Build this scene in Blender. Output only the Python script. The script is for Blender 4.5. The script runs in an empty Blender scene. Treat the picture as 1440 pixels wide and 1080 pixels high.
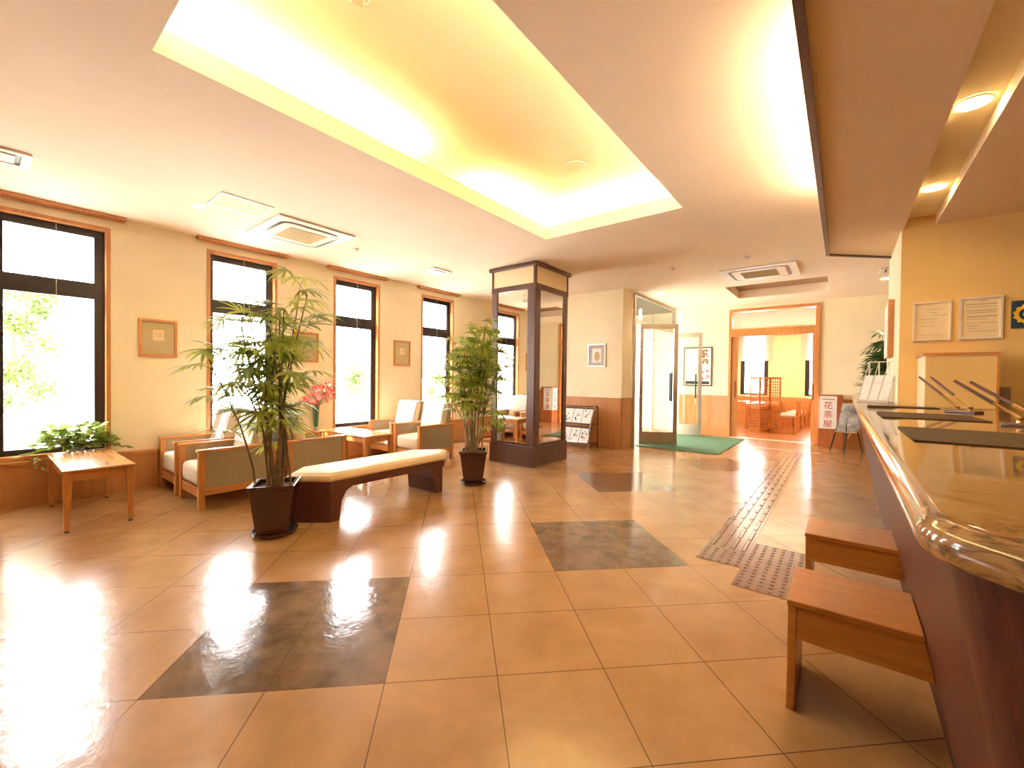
import bpy, bmesh, math, random
from mathutils import Vector, Matrix
PI = math.pi
COL = bpy.context.scene.collection
SC = bpy.context.scene
CEIL = 3.12
CAM_H = 1.355

# ------------------------------------------------------------------ materials
def new_mat(name):
    m = bpy.data.materials.new(name); m.use_nodes = True
    nt = m.node_tree
    return m, nt, nt.nodes['Principled BSDF']
def ramp(nt, stops):
    r = nt.nodes.new('ShaderNodeValToRGB')
    el = r.color_ramp.elements
    while len(el) > 1: el.remove(el[0])
    el[0].position = stops[0][0]; el[0].color = (*stops[0][1], 1)
    for p, c in stops[1:]:
        e = el.new(p); e.color = (*c, 1)
    return r
def coords(nt, scale=(1, 1, 1), rot=(0, 0, 0), loc=(0, 0, 0)):
    t = nt.nodes.new('ShaderNodeTexCoord'); mp = nt.nodes.new('ShaderNodeMapping')
    mp.inputs['Scale'].default_value = scale; mp.inputs['Rotation'].default_value = rot
    mp.inputs['Location'].default_value = loc
    nt.links.new(t.outputs['Object'], mp.inputs['Vector'])
    return mp
def noise(nt, vec, scale, detail=4, rough=.5, dist=0):
    n = nt.nodes.new('ShaderNodeTexNoise')
    n.inputs['Scale'].default_value = scale; n.inputs['Detail'].default_value = detail
    n.inputs['Roughness'].default_value = rough; n.inputs['Distortion'].default_value = dist
    nt.links.new(vec.outputs[0], n.inputs['Vector'])
    return n
def bump(nt, b, src, strength, dist=.01):
    k = nt.nodes.new('ShaderNodeBump'); k.inputs['Strength'].default_value = strength
    k.inputs['Distance'].default_value = dist
    nt.links.new(src, k.inputs['Height']); nt.links.new(k.outputs[0], b.inputs['Normal'])
def plain(name, col, rough=.6, metal=0, vary=.06, nscale=6, bmp=0, coat=0, spec=.5, trans=0):
    m, nt, b = new_mat(name)
    lo = tuple(max(0, c * (1 - vary)) for c in col); hi = tuple(min(1, c * (1 + vary)) for c in col)
    n = noise(nt, coords(nt), nscale, 4)
    r = ramp(nt, [(.3, lo), (.7, hi)])
    nt.links.new(n.outputs['Fac'], r.inputs[0]); nt.links.new(r.outputs[0], b.inputs['Base Color'])
    b.inputs['Roughness'].default_value = rough; b.inputs['Metallic'].default_value = metal
    b.inputs['Coat Weight'].default_value = coat; b.inputs['Coat Roughness'].default_value = .12
    b.inputs['Specular IOR Level'].default_value = spec
    if trans: b.inputs['Transmission Weight'].default_value = trans
    if bmp:
        n2 = noise(nt, coords(nt), nscale * 12, 3); bump(nt, b, n2.outputs['Fac'], bmp, .004)
    return m
def wood(name, dark, light, stretch=(1, 12, 12), rough=.35, coat=.25, scale=3):
    m, nt, b = new_mat(name)
    mp = coords(nt, stretch)
    n = noise(nt, mp, scale, 6, .6, .6)
    r = ramp(nt, [(.3, dark), (.7, light)])
    nt.links.new(n.outputs['Fac'], r.inputs[0]); nt.links.new(r.outputs[0], b.inputs['Base Color'])
    b.inputs['Roughness'].default_value = rough; b.inputs['Coat Weight'].default_value = coat
    b.inputs['Coat Roughness'].default_value = .15
    return m
def emis(name, col, strength):
    m, nt, b = new_mat(name)
    b.inputs['Base Color'].default_value = (*col, 1)
    b.inputs['Emission Color'].default_value = (*col, 1); b.inputs['Emission Strength'].default_value = strength
    return m
def glass(name, tint=(1, 1, 1), refl=.12):
    m = bpy.data.materials.new(name); m.use_nodes = True; nt = m.node_tree; nt.nodes.clear()
    o = nt.nodes.new('ShaderNodeOutputMaterial'); mx = nt.nodes.new('ShaderNodeMixShader')
    t = nt.nodes.new('ShaderNodeBsdfTransparent'); g = nt.nodes.new('ShaderNodeBsdfGlossy')
    lw = nt.nodes.new('ShaderNodeLayerWeight'); lw.inputs[0].default_value = .35
    mul = nt.nodes.new('ShaderNodeMath'); mul.operation = 'MULTIPLY'; mul.inputs[1].default_value = refl * 4
    t.inputs[0].default_value = (*tint, 1); g.inputs['Roughness'].default_value = .02
    nt.links.new(lw.outputs['Fresnel'], mul.inputs[0]); nt.links.new(mul.outputs[0], mx.inputs[0])
    nt.links.new(t.outputs[0], mx.inputs[1]); nt.links.new(g.outputs[0], mx.inputs[2]); nt.links.new(mx.outputs[0], o.inputs[0])
    return m
def translucent(name, col, rgh=1, trans=.6):
    m = bpy.data.materials.new(name); m.use_nodes = True; nt = m.node_tree; nt.nodes.clear()
    o = nt.nodes.new('ShaderNodeOutputMaterial'); mx = nt.nodes.new('ShaderNodeMixShader'); mx.inputs[0].default_value = trans
    d = nt.nodes.new('ShaderNodeBsdfDiffuse'); t = nt.nodes.new('ShaderNodeBsdfTranslucent')
    n = noise(nt, coords(nt, (30, 30, 2)), 3, 3)
    r = ramp(nt, [(.3, tuple(c * .9 for c in col)), (.7, col)])
    nt.links.new(n.outputs['Fac'], r.inputs[0])
    nt.links.new(r.outputs[0], d.inputs[0]); nt.links.new(r.outputs[0], t.inputs[0])
    nt.links.new(d.outputs[0], mx.inputs[1]); nt.links.new(t.outputs[0], mx.inputs[2]); nt.links.new(mx.outputs[0], o.inputs[0])
    return m

M = {}
M['wall'] = plain('cream wall paper', (.91, .82, .58), .8, vary=.03, nscale=3, bmp=.08)
M['wall_dining'] = plain('warm dining wall paper', (.90, .76, .48), .8, vary=.03, nscale=3)
M['wall_yellow'] = plain('ochre wall paper', (.80, .53, .19), .8, vary=.03, nscale=3, bmp=.08)
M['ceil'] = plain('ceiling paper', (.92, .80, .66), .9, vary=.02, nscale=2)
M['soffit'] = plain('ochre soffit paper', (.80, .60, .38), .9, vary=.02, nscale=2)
M['cove'] = plain('cove ceiling paint', (.91, .83, .60), .85, vary=.02, nscale=2)
M['white'] = plain('white enamel', (.88, .84, .76), .4, vary=.02)
M['cream_panel'] = plain('cream panel', (.88, .72, .46), .5, vary=.02)
M['honey'] = wood('honey wood', (.50, .20, .055), (.66, .29, .09), (12, 12, 1))
M['honey_x'] = wood('honey wood along x', (.52, .21, .06), (.70, .31, .10), (1, 12, 12), rough=.25, coat=.5)
M['honey_y'] = wood('honey wood along y', (.52, .21, .06), (.70, .31, .10), (12, 1, 12), rough=.25, coat=.5)
M['wains'] = wood('wainscot veneer', (.55, .23, .075), (.66, .30, .11), (8, 8, 1), rough=.4, coat=.2, scale=2)
M['bench_wood'] = wood('bench oak veneer', (.38, .13, .02), (.52, .20, .035), (1, 12, 12), rough=.28, coat=.4)
M['dark'] = wood('dark stained wood', (.075, .030, .020), (.13, .055, .038), (14, 14, 1), rough=.35, coat=.3)
M['dark_bench'] = wood('dark stained bench wood', (.085, .025, .014), (.13, .04, .022), (1, 10, 10), rough=.35, coat=.3)
M['rosewood'] = wood('rosewood counter panel', (.055, .015, .009), (.10, .028, .016), (10, 10, 1.2), rough=.42, coat=.05, scale=4)
M['rosewood'].node_tree.nodes['Principled BSDF'].inputs['Specular IOR Level'].default_value = .2
M['black_frame'] = plain('black window frame', (.035, .03, .035), .35, .3)
M['black'] = plain('black plastic', (.02, .02, .02), .35)
M['steel'] = plain('brushed steel', (.62, .55, .48), .3, .9, vary=.1)
M['silver_frame'] = plain('pale silver frame', (.78, .70, .60), .35, .3)
M['chrome'] = plain('chrome', (.8, .8, .8), .12, 1)
M['gold'] = plain('brass', (.85, .6, .25), .2, 1)
M['tan'] = plain('taupe upholstery', (.40, .31, .21), .9, vary=.05, nscale=60, bmp=.3)
M['cream_cloth'] = plain('cream upholstery', (.72, .62, .45), .9, vary=.04, nscale=50, bmp=.2)
M['white_cloth'] = plain('white cloth cover', (.88, .86, .84), .9, vary=.02, nscale=30, bmp=.2)
M['bench_seat'] = plain('beige bench leather', (.74, .55, .33), .5, vary=.04, nscale=20, bmp=.05)
M['pot'] = plain('dark brown glazed planter', (.055, .018, .013), .22, coat=.6)
M['soil'] = plain('soil', (.06, .035, .02), 1, vary=.4, nscale=60, bmp=.5)
M['cane'] = plain('palm cane', (.20, .12, .05), .7, vary=.35, nscale=25)
def leaf_mat(name, lo, hi, trans=.35, nscale=5):
    m, nt, b = new_mat(name)
    n = noise(nt, coords(nt), nscale, 3); r = ramp(nt, [(.35, lo), (.65, hi)])
    nt.links.new(n.outputs['Fac'], r.inputs[0]); nt.links.new(r.outputs[0], b.inputs['Base Color'])
    b.inputs['Roughness'].default_value = .42
    t = nt.nodes.new('ShaderNodeBsdfTranslucent'); nt.links.new(r.outputs[0], t.inputs[0])
    mx = nt.nodes.new('ShaderNodeMixShader'); mx.inputs[0].default_value = trans
    nt.links.new(b.outputs[0], mx.inputs[1]); nt.links.new(t.outputs[0], mx.inputs[2])
    nt.links.new(mx.outputs[0], nt.nodes['Material Output'].inputs[0])
    return m
M['leaf'] = leaf_mat('palm leaf', (.20, .27, .035), (.52, .56, .11), .42)
M['leaf_dark'] = leaf_mat('dark palm leaf', (.025, .06, .012), (.07, .13, .03), .2)
M['leaf_light'] = leaf_mat('pothos leaf', (.20, .32, .05), (.45, .52, .14), .3, 14)
M['leaf_out'] = leaf_mat('garden leaf', (.09, .15, .03), (.25, .36, .09), .3, 3)
M['paper'] = plain('white paper', (.85, .83, .78), .8, vary=.02)
M['paper_warm'] = plain('cream paper', (.80, .64, .38), .8, vary=.02)
M['ink'] = plain('dark print', (.05, .04, .04), .8)
M['ink_soft'] = plain('grey print', (.42, .30, .17), .8)
M['red'] = plain('red print', (.55, .02, .03), .7)
M['mat_board'] = plain('ochre mount board', (.52, .42, .22), .9, vary=.03)
M['green_carpet'] = plain('green entrance carpet', (.07, .16, .075), .95, vary=.25, nscale=40, bmp=.6)
M['leather'] = plain('brown leather desk mat', (.075, .042, .018), .6, vary=.08, nscale=30, spec=.2)
M['green_glass'] = plain('green glass', (.02, .14, .05), .1, vary=.1, coat=.5)
M['clear'] = plain('clear glass foot', (.75, .78, .72), .1, trans=.7)
M['pink'] = plain('pink petals', (.85, .16, .20), .6, vary=.3, nscale=30)
M['pale_pink'] = plain('pale petals', (.95, .50, .42), .6, vary=.2, nscale=30)
M['blue'] = plain('navy board', (.02, .05, .09), .5)
M['yellow'] = plain('gold yellow print', (.75, .50, .03), .5)
M['pale_blue'] = plain('pale glazed ceramic', (.5, .58, .60), .25)
M['mirror'] = plain('mirror glass', (.78, .74, .68), .01, 1, vary=0)
M['glass'] = glass('window glass')
M['glass_door'] = glass('door glass', (.93, .97, .94), .2)
M['frost'] = translucent('frosted screen', (.92, .88, .80), trans=.75)
M['blind'] = translucent('roller blind fabric', (.95, .92, .85), trans=.6)
M['lamp_warm'] = emis('warm lamp', (1, .80, .45), 30)
M['lamp_white'] = emis('white lamp', (1, .93, .80), 14)
M['lamp_tube'] = emis('warm fluorescent tube', (1, .84, .55), 8)
M['gravel'] = plain('pale paving outside', (.62, .60, .55), .9, vary=.15, nscale=8)
M['wall_out'] = plain('pale garden wall', (.75, .72, .66), .9, vary=.05)
M['dining_floor'] = wood('parquet', (.45, .17, .05), (.68, .30, .11), (1, 9, 9), rough=.25, coat=.4, scale=2.5)
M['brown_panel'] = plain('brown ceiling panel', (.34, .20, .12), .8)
M['sill_metal'] = plain('pale metal sill', (.8, .76, .68), .3, .6)
M['dark_cushion'] = plain('dark seat', (.05, .04, .05), .8)
M['pale_cushion'] = plain('grey seat', (.5, .42, .36), .8)
M['tactile'] = plain('brown tactile tile', (.19, .10, .06), .22, vary=.12, nscale=8, coat=.3)

def floor_mat(name, c1, c2, grout, rough=.14, mott=3.0):
    m, nt, b = new_mat(name)
    u0, v0, T = .192, 1.896, .5003
    t = nt.nodes.new('ShaderNodeTexCoord')
    sx = nt.nodes.new('ShaderNodeSeparateXYZ'); nt.links.new(t.outputs['Object'], sx.inputs[0])
    def mth(op, a, bb=None):
        n = nt.nodes.new('ShaderNodeMath'); n.operation = op
        for i, v in enumerate((a, bb)):
            if v is None: continue
            if isinstance(v, (int, float)): n.inputs[i].default_value = v
            else: nt.links.new(v, n.inputs[i])
        return n.outputs[0]
    X, Y = sx.outputs['X'], sx.outputs['Y']
    k = math.sqrt(.5)
    u = mth('MULTIPLY', mth('ADD', X, Y), k); v = mth('MULTIPLY', mth('SUBTRACT', Y, X), k)
    def line(w, off):
        q = mth('DIVIDE', mth('SUBTRACT', w, off), T)
        f = mth('ABSOLUTE', mth('SUBTRACT', mth('FRACT', mth('ADD', q, .5)), .5))
        return mth('LESS_THAN', f, .0045)
    g = mth('MAXIMUM', line(u, u0), line(v, v0))
    mp = coords(nt)
    n = noise(nt, mp, mott, 8, .62, .4)
    r = ramp(nt, [(.3, c1), (.68, c2)])
    nt.links.new(n.outputs['Fac'], r.inputs[0])
    mx = nt.nodes.new('ShaderNodeMix'); mx.data_type = 'RGBA'
    nt.links.new(g, mx.inputs['Factor']); nt.links.new(r.outputs[0], mx.inputs['A']); mx.inputs['B'].default_value = (*grout, 1)
    nt.links.new(mx.outputs['Result'], b.inputs['Base Color'])
    b.inputs['Roughness'].default_value = rough
    b.inputs['Specular IOR Level'].default_value = .33
    b.inputs['Coat Weight'].default_value = .3; b.inputs['Coat Roughness'].default_value = .12
    n2 = noise(nt, mp, 9, 3, .55); n3 = noise(nt, mp, 60, 2)
    ad = mth('ADD', n2.outputs['Fac'], mth('MULTIPLY', n3.outputs['Fac'], .12))
    bp = nt.nodes.new('ShaderNodeBump'); bp.inputs['Strength'].default_value = .10; bp.inputs['Distance'].default_value = .02
    nt.links.new(ad, bp.inputs['Height']); nt.links.new(bp.outputs[0], b.inputs['Normal']); nt.links.new(bp.outputs[0], b.inputs['Coat Normal'])
    return m
M['tile'] = floor_mat('beige marbled floor tile', (.345, .18, .07), (.45, .25, .105), (.12, .06, .03), rough=.24)
M['tile_dark'] = floor_mat('dark marbled floor tile', (.09, .05, .028), (.21, .125, .07), (.10, .055, .03), mott=7)

def granite():
    m, nt, b = new_mat('golden brown granite')
    mp = coords(nt, (.7, 1.3, 1), (0, 0, .35))
    n = noise(nt, mp, 7, 12, .72, 1.4)
    r = ramp(nt, [(.28, (.012, .007, .004)), (.41, (.11, .05, .018)), (.50, (.34, .18, .065)), (.58, (.22, .11, .038)), (.68, (.04, .02, .010))])
    nt.links.new(n.outputs['Fac'], r.inputs[0]); nt.links.new(r.outputs[0], b.inputs['Base Color'])
    b.inputs['Roughness'].default_value = .08; b.inputs['Coat Weight'].default_value = .4; b.inputs['Coat Roughness'].default_value = .04
    return m
M['granite'] = granite()

# ------------------------------------------------------------------ mesh builder
class MB:
    def __init__(s): s.bm = bmesh.new(); s.mi = 0
    def _f(s, vs):
        try:
            f = s.bm.faces.new(vs); f.material_index = s.mi; return f
        except ValueError: return None
    def box(s, x0, x1, y0, y1, z0, z1):
        v = [s.bm.verts.new((x, y, z)) for z in (z0, z1) for x, y in ((x0, y0), (x1, y0), (x1, y1), (x0, y1))]
        for q in ((3, 2, 1, 0), (4, 5, 6, 7), (0, 1, 5, 4), (1, 2, 6, 5), (2, 3, 7, 6), (3, 0, 4, 7)):
            s._f([v[i] for i in q])
        return s
    def prism(s, poly, z0, z1, cap=True):
        a = [s.bm.verts.new((x, y, z0)) for x, y in poly]; b = [s.bm.verts.new((x, y, z1)) for x, y in poly]
        n = len(poly)
        for i in range(n): s._f([a[i], a[(i + 1) % n], b[(i + 1) % n], b[i]])
        if cap: s._f(a[::-1]); s._f(b)
        return s
    def loft(s, rings, closed=True, cap=True):
        R = [[s.bm.verts.new(p) for p in r] for r in rings]
        n = len(R[0])
        for a, b in zip(R, R[1:]):
            for i in range(n if closed else n - 1): s._f([a[i], a[(i + 1) % n], b[(i + 1) % n], b[i]])
        if cap: s._f(R[0][::-1]); s._f(R[-1])
        return s
    def tube(s, pts, r, n=8, r1=None, cap=True):
        pts = [Vector(p) for p in pts]; rings = []
        for i, p in enumerate(pts):
            d = (pts[min(i + 1, len(pts) - 1)] - pts[max(i - 1, 0)]).normalized()
            up = Vector((0, 0, 1)) if abs(d.z) < .95 else Vector((1, 0, 0))
            a = d.cross(up).normalized(); b = d.cross(a)
            rr = r if r1 is None else r + (r1 - r) * i / (len(pts) - 1)
            rings.append([p + (a * math.cos(2 * PI * k / n) + b * math.sin(2 * PI * k / n)) * rr for k in range(n)])
        return s.loft(rings, True, cap)
    def lathe(s, prof, n=24, c=(0, 0, 0)):
        return s.loft([[(c[0] + r * math.cos(2 * PI * k / n), c[1] + r * math.sin(2 * PI * k / n), c[2] + z) for k in range(n)] for r, z in prof])
    def taper(s, x, y, z0, z1, h0, h1, dx=0, dy=0):
        f = lambda cx, cy, h, z: [(cx - h, cy - h, z), (cx + h, cy - h, z), (cx + h, cy + h, z), (cx - h, cy + h, z)]
        return s.loft([f(x + dx, y + dy, h0, z0), f(x, y, h1, z1)])
    def quad(s, a, b, c, d):
        s._f([s.bm.verts.new(p) for p in (a, b, c, d)]); return s
    def build(s, name, mats, parent=None, bevel=0, smooth=False, seg=2, loc=None):
        if not isinstance(mats, (list, tuple)): mats = [mats]
        bmesh.ops.recalc_face_normals(s.bm, faces=s.bm.faces[:])
        me = bpy.data.meshes.new(name); s.bm.to_mesh(me); s.bm.free()
        for k in mats: me.materials.append(M[k] if isinstance(k, str) else k)
        if smooth:
            for p in me.polygons: p.use_smooth = True
            me.set_sharp_from_angle(angle=math.radians(38))
        o = bpy.data.objects.new(name, me); COL.objects.link(o)
        if parent is not None: o.parent = parent
        if loc: o.location = loc
        if bevel:
            b = o.modifiers.new('bevel', 'BEVEL'); b.width = bevel; b.segments = seg; b.limit_method = 'ANGLE'; b.angle_limit = .7
        return o
def plate(mb, axis, A, B, t0, t1, holes=()):
    """slab spanning A x B with rectangular holes; axis is the thin direction"""
    def P(a, b, t):
        return {'z': (a, b, t), 'x': (t, a, b), 'y': (a, t, b)}[axis]
    av = sorted(set([*A] + [v for h in holes for v in h[:2] if A[0] < v < A[1]]))
    bv = sorted(set([*B] + [v for h in holes for v in h[2:] if B[0] < v < B[1]]))
    V = {}
    def vert(i, j, k):
        if (i, j, k) not in V: V[i, j, k] = mb.bm.verts.new(P(av[i], bv[j], (t0, t1)[k]))
        return V[i, j, k]
    def solid(i, j):
        if not (0 <= i < len(av) - 1 and 0 <= j < len(bv) - 1): return False
        ca, cb = (av[i] + av[i + 1]) / 2, (bv[j] + bv[j + 1]) / 2
        return not any(h[0] < ca < h[1] and h[2] < cb < h[3] for h in holes)
    for i in range(len(av) - 1):
        for j in range(len(bv) - 1):
            if not solid(i, j): continue
            for k in (0, 1): mb._f([vert(i, j, k), vert(i + 1, j, k), vert(i + 1, j + 1, k), vert(i, j + 1, k)])
            for di, dj, p, q in ((-1, 0, (i, j), (i, j + 1)), (1, 0, (i + 1, j), (i + 1, j + 1)), (0, -1, (i, j), (i + 1, j)), (0, 1, (i, j + 1), (i + 1, j + 1))):
                if not solid(i + di, j + dj): mb._f([vert(*p, 0), vert(*q, 0), vert(*q, 1), vert(*p, 1)])
    return mb
def thing(name, label, cat, loc=(0, 0, 0), rz=0, group=None):
    o = bpy.data.objects.new(name, None); COL.objects.link(o); o.location = loc; o.rotation_euler = (0, 0, rz)
    o.empty_display_size = .1
    return tag(o, label, cat, group)
def tag(o, label, cat, group=None):
    o['label'] = label; o['category'] = cat
    if group: o['group'] = group
    return o
def struct(o, label=None, cat=None):
    o['kind'] = 'structure'
    if label: o['label'] = label
    if cat: o['category'] = cat
    return o
def sempty(name, label, cat, loc=(0, 0, 0)):
    o = bpy.data.objects.new(name, None); COL.objects.link(o); o.location = loc
    return struct(o, label, cat)
def dup(root, loc, rz=0, label=None, group=None):
    r = root.copy(); COL.objects.link(r); r.location = loc; r.rotation_euler = (0, 0, rz)
    if label: r['label'] = label
    if group: r['group'] = group
    for ch in list(root.children):
        c = ch.copy(); COL.objects.link(c); c.parent = r
        for g in list(ch.children):
            d = g.copy(); COL.objects.link(d); d.parent = c
    return r
def text_mesh(txt, size, mat, name, parent, loc, rot, extrude=.001, align='CENTER'):
    cu = bpy.data.curves.new(name, 'FONT'); cu.body = txt; cu.size = size; cu.extrude = extrude
    cu.align_x = align; cu.align_y = 'CENTER'
    tmp = bpy.data.objects.new(name, cu); COL.objects.link(tmp)
    dg = bpy.context.evaluated_depsgraph_get(); me = bpy.data.meshes.new_from_object(tmp.evaluated_get(dg))
    bpy.data.objects.remove(tmp); bpy.data.curves.remove(cu)
    me.materials.clear(); me.materials.append(M[mat])
    o = bpy.data.objects.new(name, me); COL.objects.link(o); o.parent = parent; o.location = loc; o.rotation_euler = rot
    return o

# ------------------------------------------------------------------ the room
WX = -6.50                                # inner face of the window wall
BACK = 11.35
# floor with inlaid dark squares, laid at 45 degrees to the walls
def make_floor():
    bm = bmesh.new()
    x0, x1, y0, y1 = -6.66, 2.6, -3.5, BACK + .1
    vs = [bm.verts.new(p) for p in ((x0, y0, 0), (x1, y0, 0), (x1, y1, 0), (x0, y1, 0))]
    bm.faces.new(vs)
    u0, v0, T = .192, 1.896, .5003; k = math.sqrt(.5)
    patches = [(-3, 0), (1, 2), (3, 6), (7, 8)]
    for (pu, pv) in patches:
        for du in (0, 2):
            c = u0 + T * (pu + du)
            bmesh.ops.bisect_plane(bm, geom=bm.verts[:] + bm.edges[:] + bm.faces[:], plane_co=(c * k, c * k, 0), plane_no=(k, k, 0))
        for dv in (0, 2):
            c = v0 + T * (pv + dv)
            bmesh.ops.bisect_plane(bm, geom=bm.verts[:] + bm.edges[:] + bm.faces[:], plane_co=(-c * k, c * k, 0), plane_no=(-k, k, 0))
    for f in bm.faces:
        c = f.calc_center_median(); u = (c.x + c.y) * k; v = (c.y - c.x) * k
        for (pu, pv) in patches:
            if u0 + T * pu < u < u0 + T * (pu + 2) and v0 + T * pv < v < v0 + T * (pv + 2): f.material_index = 1
    me = bpy.data.meshes.new('floor'); bm.to_mesh(me); bm.free()
    me.materials.append(M['tile']); me.materials.append(M['tile_dark'])
    o = bpy.data.objects.new('floor', me); COL.objects.link(o)
    return struct(o, 'glossy beige tile floor laid diagonally with dark square inlays', 'floor')
make_floor()

# ceiling with the long light cove and the small recess near the dining room
CV = (-2.98, -1.315, .61, 4.52)
RC = (-1.78, -.235, 8.88, 10.25)
mb = MB(); plate(mb, 'z', (WX - .15, 2.75), (-3.65, BACK + .12), CEIL, CEIL + .13, [CV, RC])
ceiling = struct(mb.build('ceiling', 'ceil'), 'cream papered lobby ceiling with a long rectangular light cove', 'ceiling')
mb = MB()
plate(mb, 'z', (CV[0] - .32, CV[1] + .32), (CV[2] - .32, CV[3] + .32), 3.50, 3.54)
for a, b, c, d in ((CV[0] - .36, CV[0] - .32, CV[2] - .36, CV[3] + .36), (CV[1] + .32, CV[1] + .36, CV[2] - .36, CV[3] + .36),
                   (CV[0] - .36, CV[1] + .36, CV[2] - .36, CV[2] - .32), (CV[0] - .36, CV[1] + .36, CV[3] + .32, CV[3] + .36)):
    mb.box(a, b, c, d, CEIL + .131, 3.54)
mb.build('cove_recess', 'cove', ceiling)
mb = MB(); w = .015
plate(mb, 'z', (CV[0] - w, CV[1] + w), (CV[2] - w, CV[3] + w), CEIL + .1305, CEIL + .15, [(CV[0], CV[1], CV[2], CV[3])])
mb.build('cove_lip', 'cove', ceiling)
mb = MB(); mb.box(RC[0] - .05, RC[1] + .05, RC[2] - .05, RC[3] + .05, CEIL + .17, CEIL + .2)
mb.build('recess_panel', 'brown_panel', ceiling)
mb = MB(); plate(mb, 'z', (RC[0] - .03, RC[1] + .03), (RC[2] - .03, RC[3] + .03), CEIL + .131, CEIL + .169, [RC])
mb.build('recess_side', 'ceil', ceiling)

# lowered soffit above the reception counter
SZ = 2.79
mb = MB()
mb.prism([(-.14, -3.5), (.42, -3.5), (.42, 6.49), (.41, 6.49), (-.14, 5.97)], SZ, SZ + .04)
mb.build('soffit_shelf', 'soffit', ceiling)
mb = MB(); mb.prism([(.06, -3.5), (.42, -3.5), (.42, 6.44), (.40, 6.44), (.06, 6.10)], SZ + .04, CEIL - .002)
mb.build('soffit_body', 'ceil', ceiling)
mb = MB()
mb.prism([(-.175, -3.5), (-.14, -3.5), (-.14, 5.97), (-.175, 5.985)], SZ - .02, SZ + .05)
mb.prism([(-.175, 5.985), (-.14, 5.97), (.41, 6.49), (.41, 6.53)], SZ - .02, SZ + .05)
mb.build('soffit_trim', 'dark', ceiling)
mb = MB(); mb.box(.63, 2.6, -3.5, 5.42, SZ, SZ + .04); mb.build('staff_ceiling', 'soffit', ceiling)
mb = MB(); mb.box(.42, .63, -3.5, 5.42, 2.88, 2.91); mb.box(.63, .66, -3.5, 5.42, SZ + .04, 2.91)
mb.build('light_trough', 'cove', ceiling)

# window wall
WINS = [(-3.44, 9), (-1.66, 10), (.085, 1), (1.886, 2), (3.640, 3), (5.470, 4)]  # includes a pair of unseen windows added behind the camera for fill light
WW = .875; WZ0, WZ1 = .46, 2.985
mb = MB(); plate(mb, 'x', (-3.65, 7.9), (0, CEIL), WX - .14, WX, [(y, y + WW, WZ0, WZ1) for y, _ in WINS])
struct(mb.build('wall_left', 'wall'), 'cream window wall along the lounge', 'wall')
mb = MB(); mb.box(WX, WX + .045, -3.5, 7.84, .0, .42)
wains_left = struct(mb.build('trim_1', 'wains'), 'low honey wood wainscot under the windows', 'wainscot')
mb = MB(); mb.box(WX + .0, WX + .075, -3.5, 7.84, .42, .452)
struct(mb.build('trim_2', 'honey_y'), 'honey wood ledge running under the windows', 'ledge')
for y, n in WINS:
    ya, yb = y, y + WW
    w_ = sempty('window_%d' % n, 'tall black framed window with honey casing, number %d along the left wall' % n, 'window', (WX, (ya + yb) / 2, WZ0))
    wd = {1: 'tall black framed window at left edge of the photo, garden tree outside', 2: 'tall black framed window behind the large palm',
          3: 'tall black framed window between the pink flowers and the framed picture', 4: 'tall black framed window behind the smaller palm',
          9: 'unseen window furthest behind the camera, added with a blind for diffuse fill', 10: 'unseen window just behind the camera, added with a blind for diffuse fill'}[n]
    w_['label'] = wd
    h = WW / 2; Z = WZ1 - WZ0
    c = MB(); plate(c, 'x', (-h - .0, h), (0, Z), -.13, .012, [(-h + .038, h - .038, .04, Z - .04)])
    c.build('casing', 'honey', w_)
    f = MB(); a = h - .039
    plate(f, 'x', (-a, a), (.041, Z - .041), -.125, -.075, [(-a + .055, a - .085, .10, 1.72), (-a + .055, a - .085, 1.90, Z - .12)])
    f.build('sash_frame', 'black_frame', w_, .004)
    g = MB(); g.box(-.102, -.098, -a + .05, a - .08, .09, 1.73); g.build('lower_pane', 'glass', w_)
    g = MB(); g.box(-.102, -.098, -a + .05, a - .08, 1.89, Z - .11); g.build('upper_pane', 'glass', w_)
    g = MB(); g.tube([(-.05, .02, Z - .04), (-.05, .02, 1.3)], .0022, 5); g.build('pull_cord', 'white', w_)
    if n > 8:  # blinds added on the unseen windows to diffuse daylight and stop sun patches
        g = MB(); g.box(-.045, -.043, -h + .04, h - .04, .05, Z - .05); g.build('roller_blind', 'blind', w_)
    g = MB(); g.box(.0, .10, -h - .12, h + .12, CEIL - WZ0 - .035, CEIL - WZ0 - .001)
    for k in range(2): g.box(.02 + k * .04, .035 + k * .04, -h - .11, h + .11, CEIL - WZ0 - .045, CEIL - WZ0 - .035)
    g.build('blind_rail', 'honey_y', w_)
# wall beside entrance, entrance column
mb = MB(); mb.box(WX - .14, -3.37, 7.86, 8.33, .0, CEIL)
struct(mb.build('wall_entrance', 'wall'), 'cream wall with honey wainscot beside the glass doors', 'wall')
mb = MB(); mb.box(WX + .05, -3.36, 7.845, 7.86, 0, .97); mb.box(-3.37, -3.355, 7.845, 8.335, 0, .97)
struct(mb.build('trim_3', 'wains'), 'honey wainscot of the entrance wall', 'wainscot')
mb = MB(); mb.box(WX + .05, -3.348, 7.835, 7.86, .97, .985); mb.box(-3.37, -3.348, 7.835, 8.335, .97, .985)
struct(mb.build('trim_4', 'honey_x'), 'cap rail on the entrance wall wainscot', 'rail')
# back wall with dining room doorway
DX0, DX1 = -2.17, -.40
mb = MB(); plate(mb, 'y', (-3.36, 2.6), (0, CEIL), BACK, BACK + .14, [(DX0, DX1, -.1, 3.06)])
struct(mb.build('wall_back', 'wall'), 'cream end wall around the dining room doorway', 'wall')
mb = MB(); mb.box(-3.30, DX0 - .003, BACK - .015, BACK, 0, .99); mb.box(DX1 + .003, 2.55, BACK - .015, BACK, 0, .99)
struct(mb.build('trim_5', 'wains'), 'honey wainscot on the end wall', 'wainscot')
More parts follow.
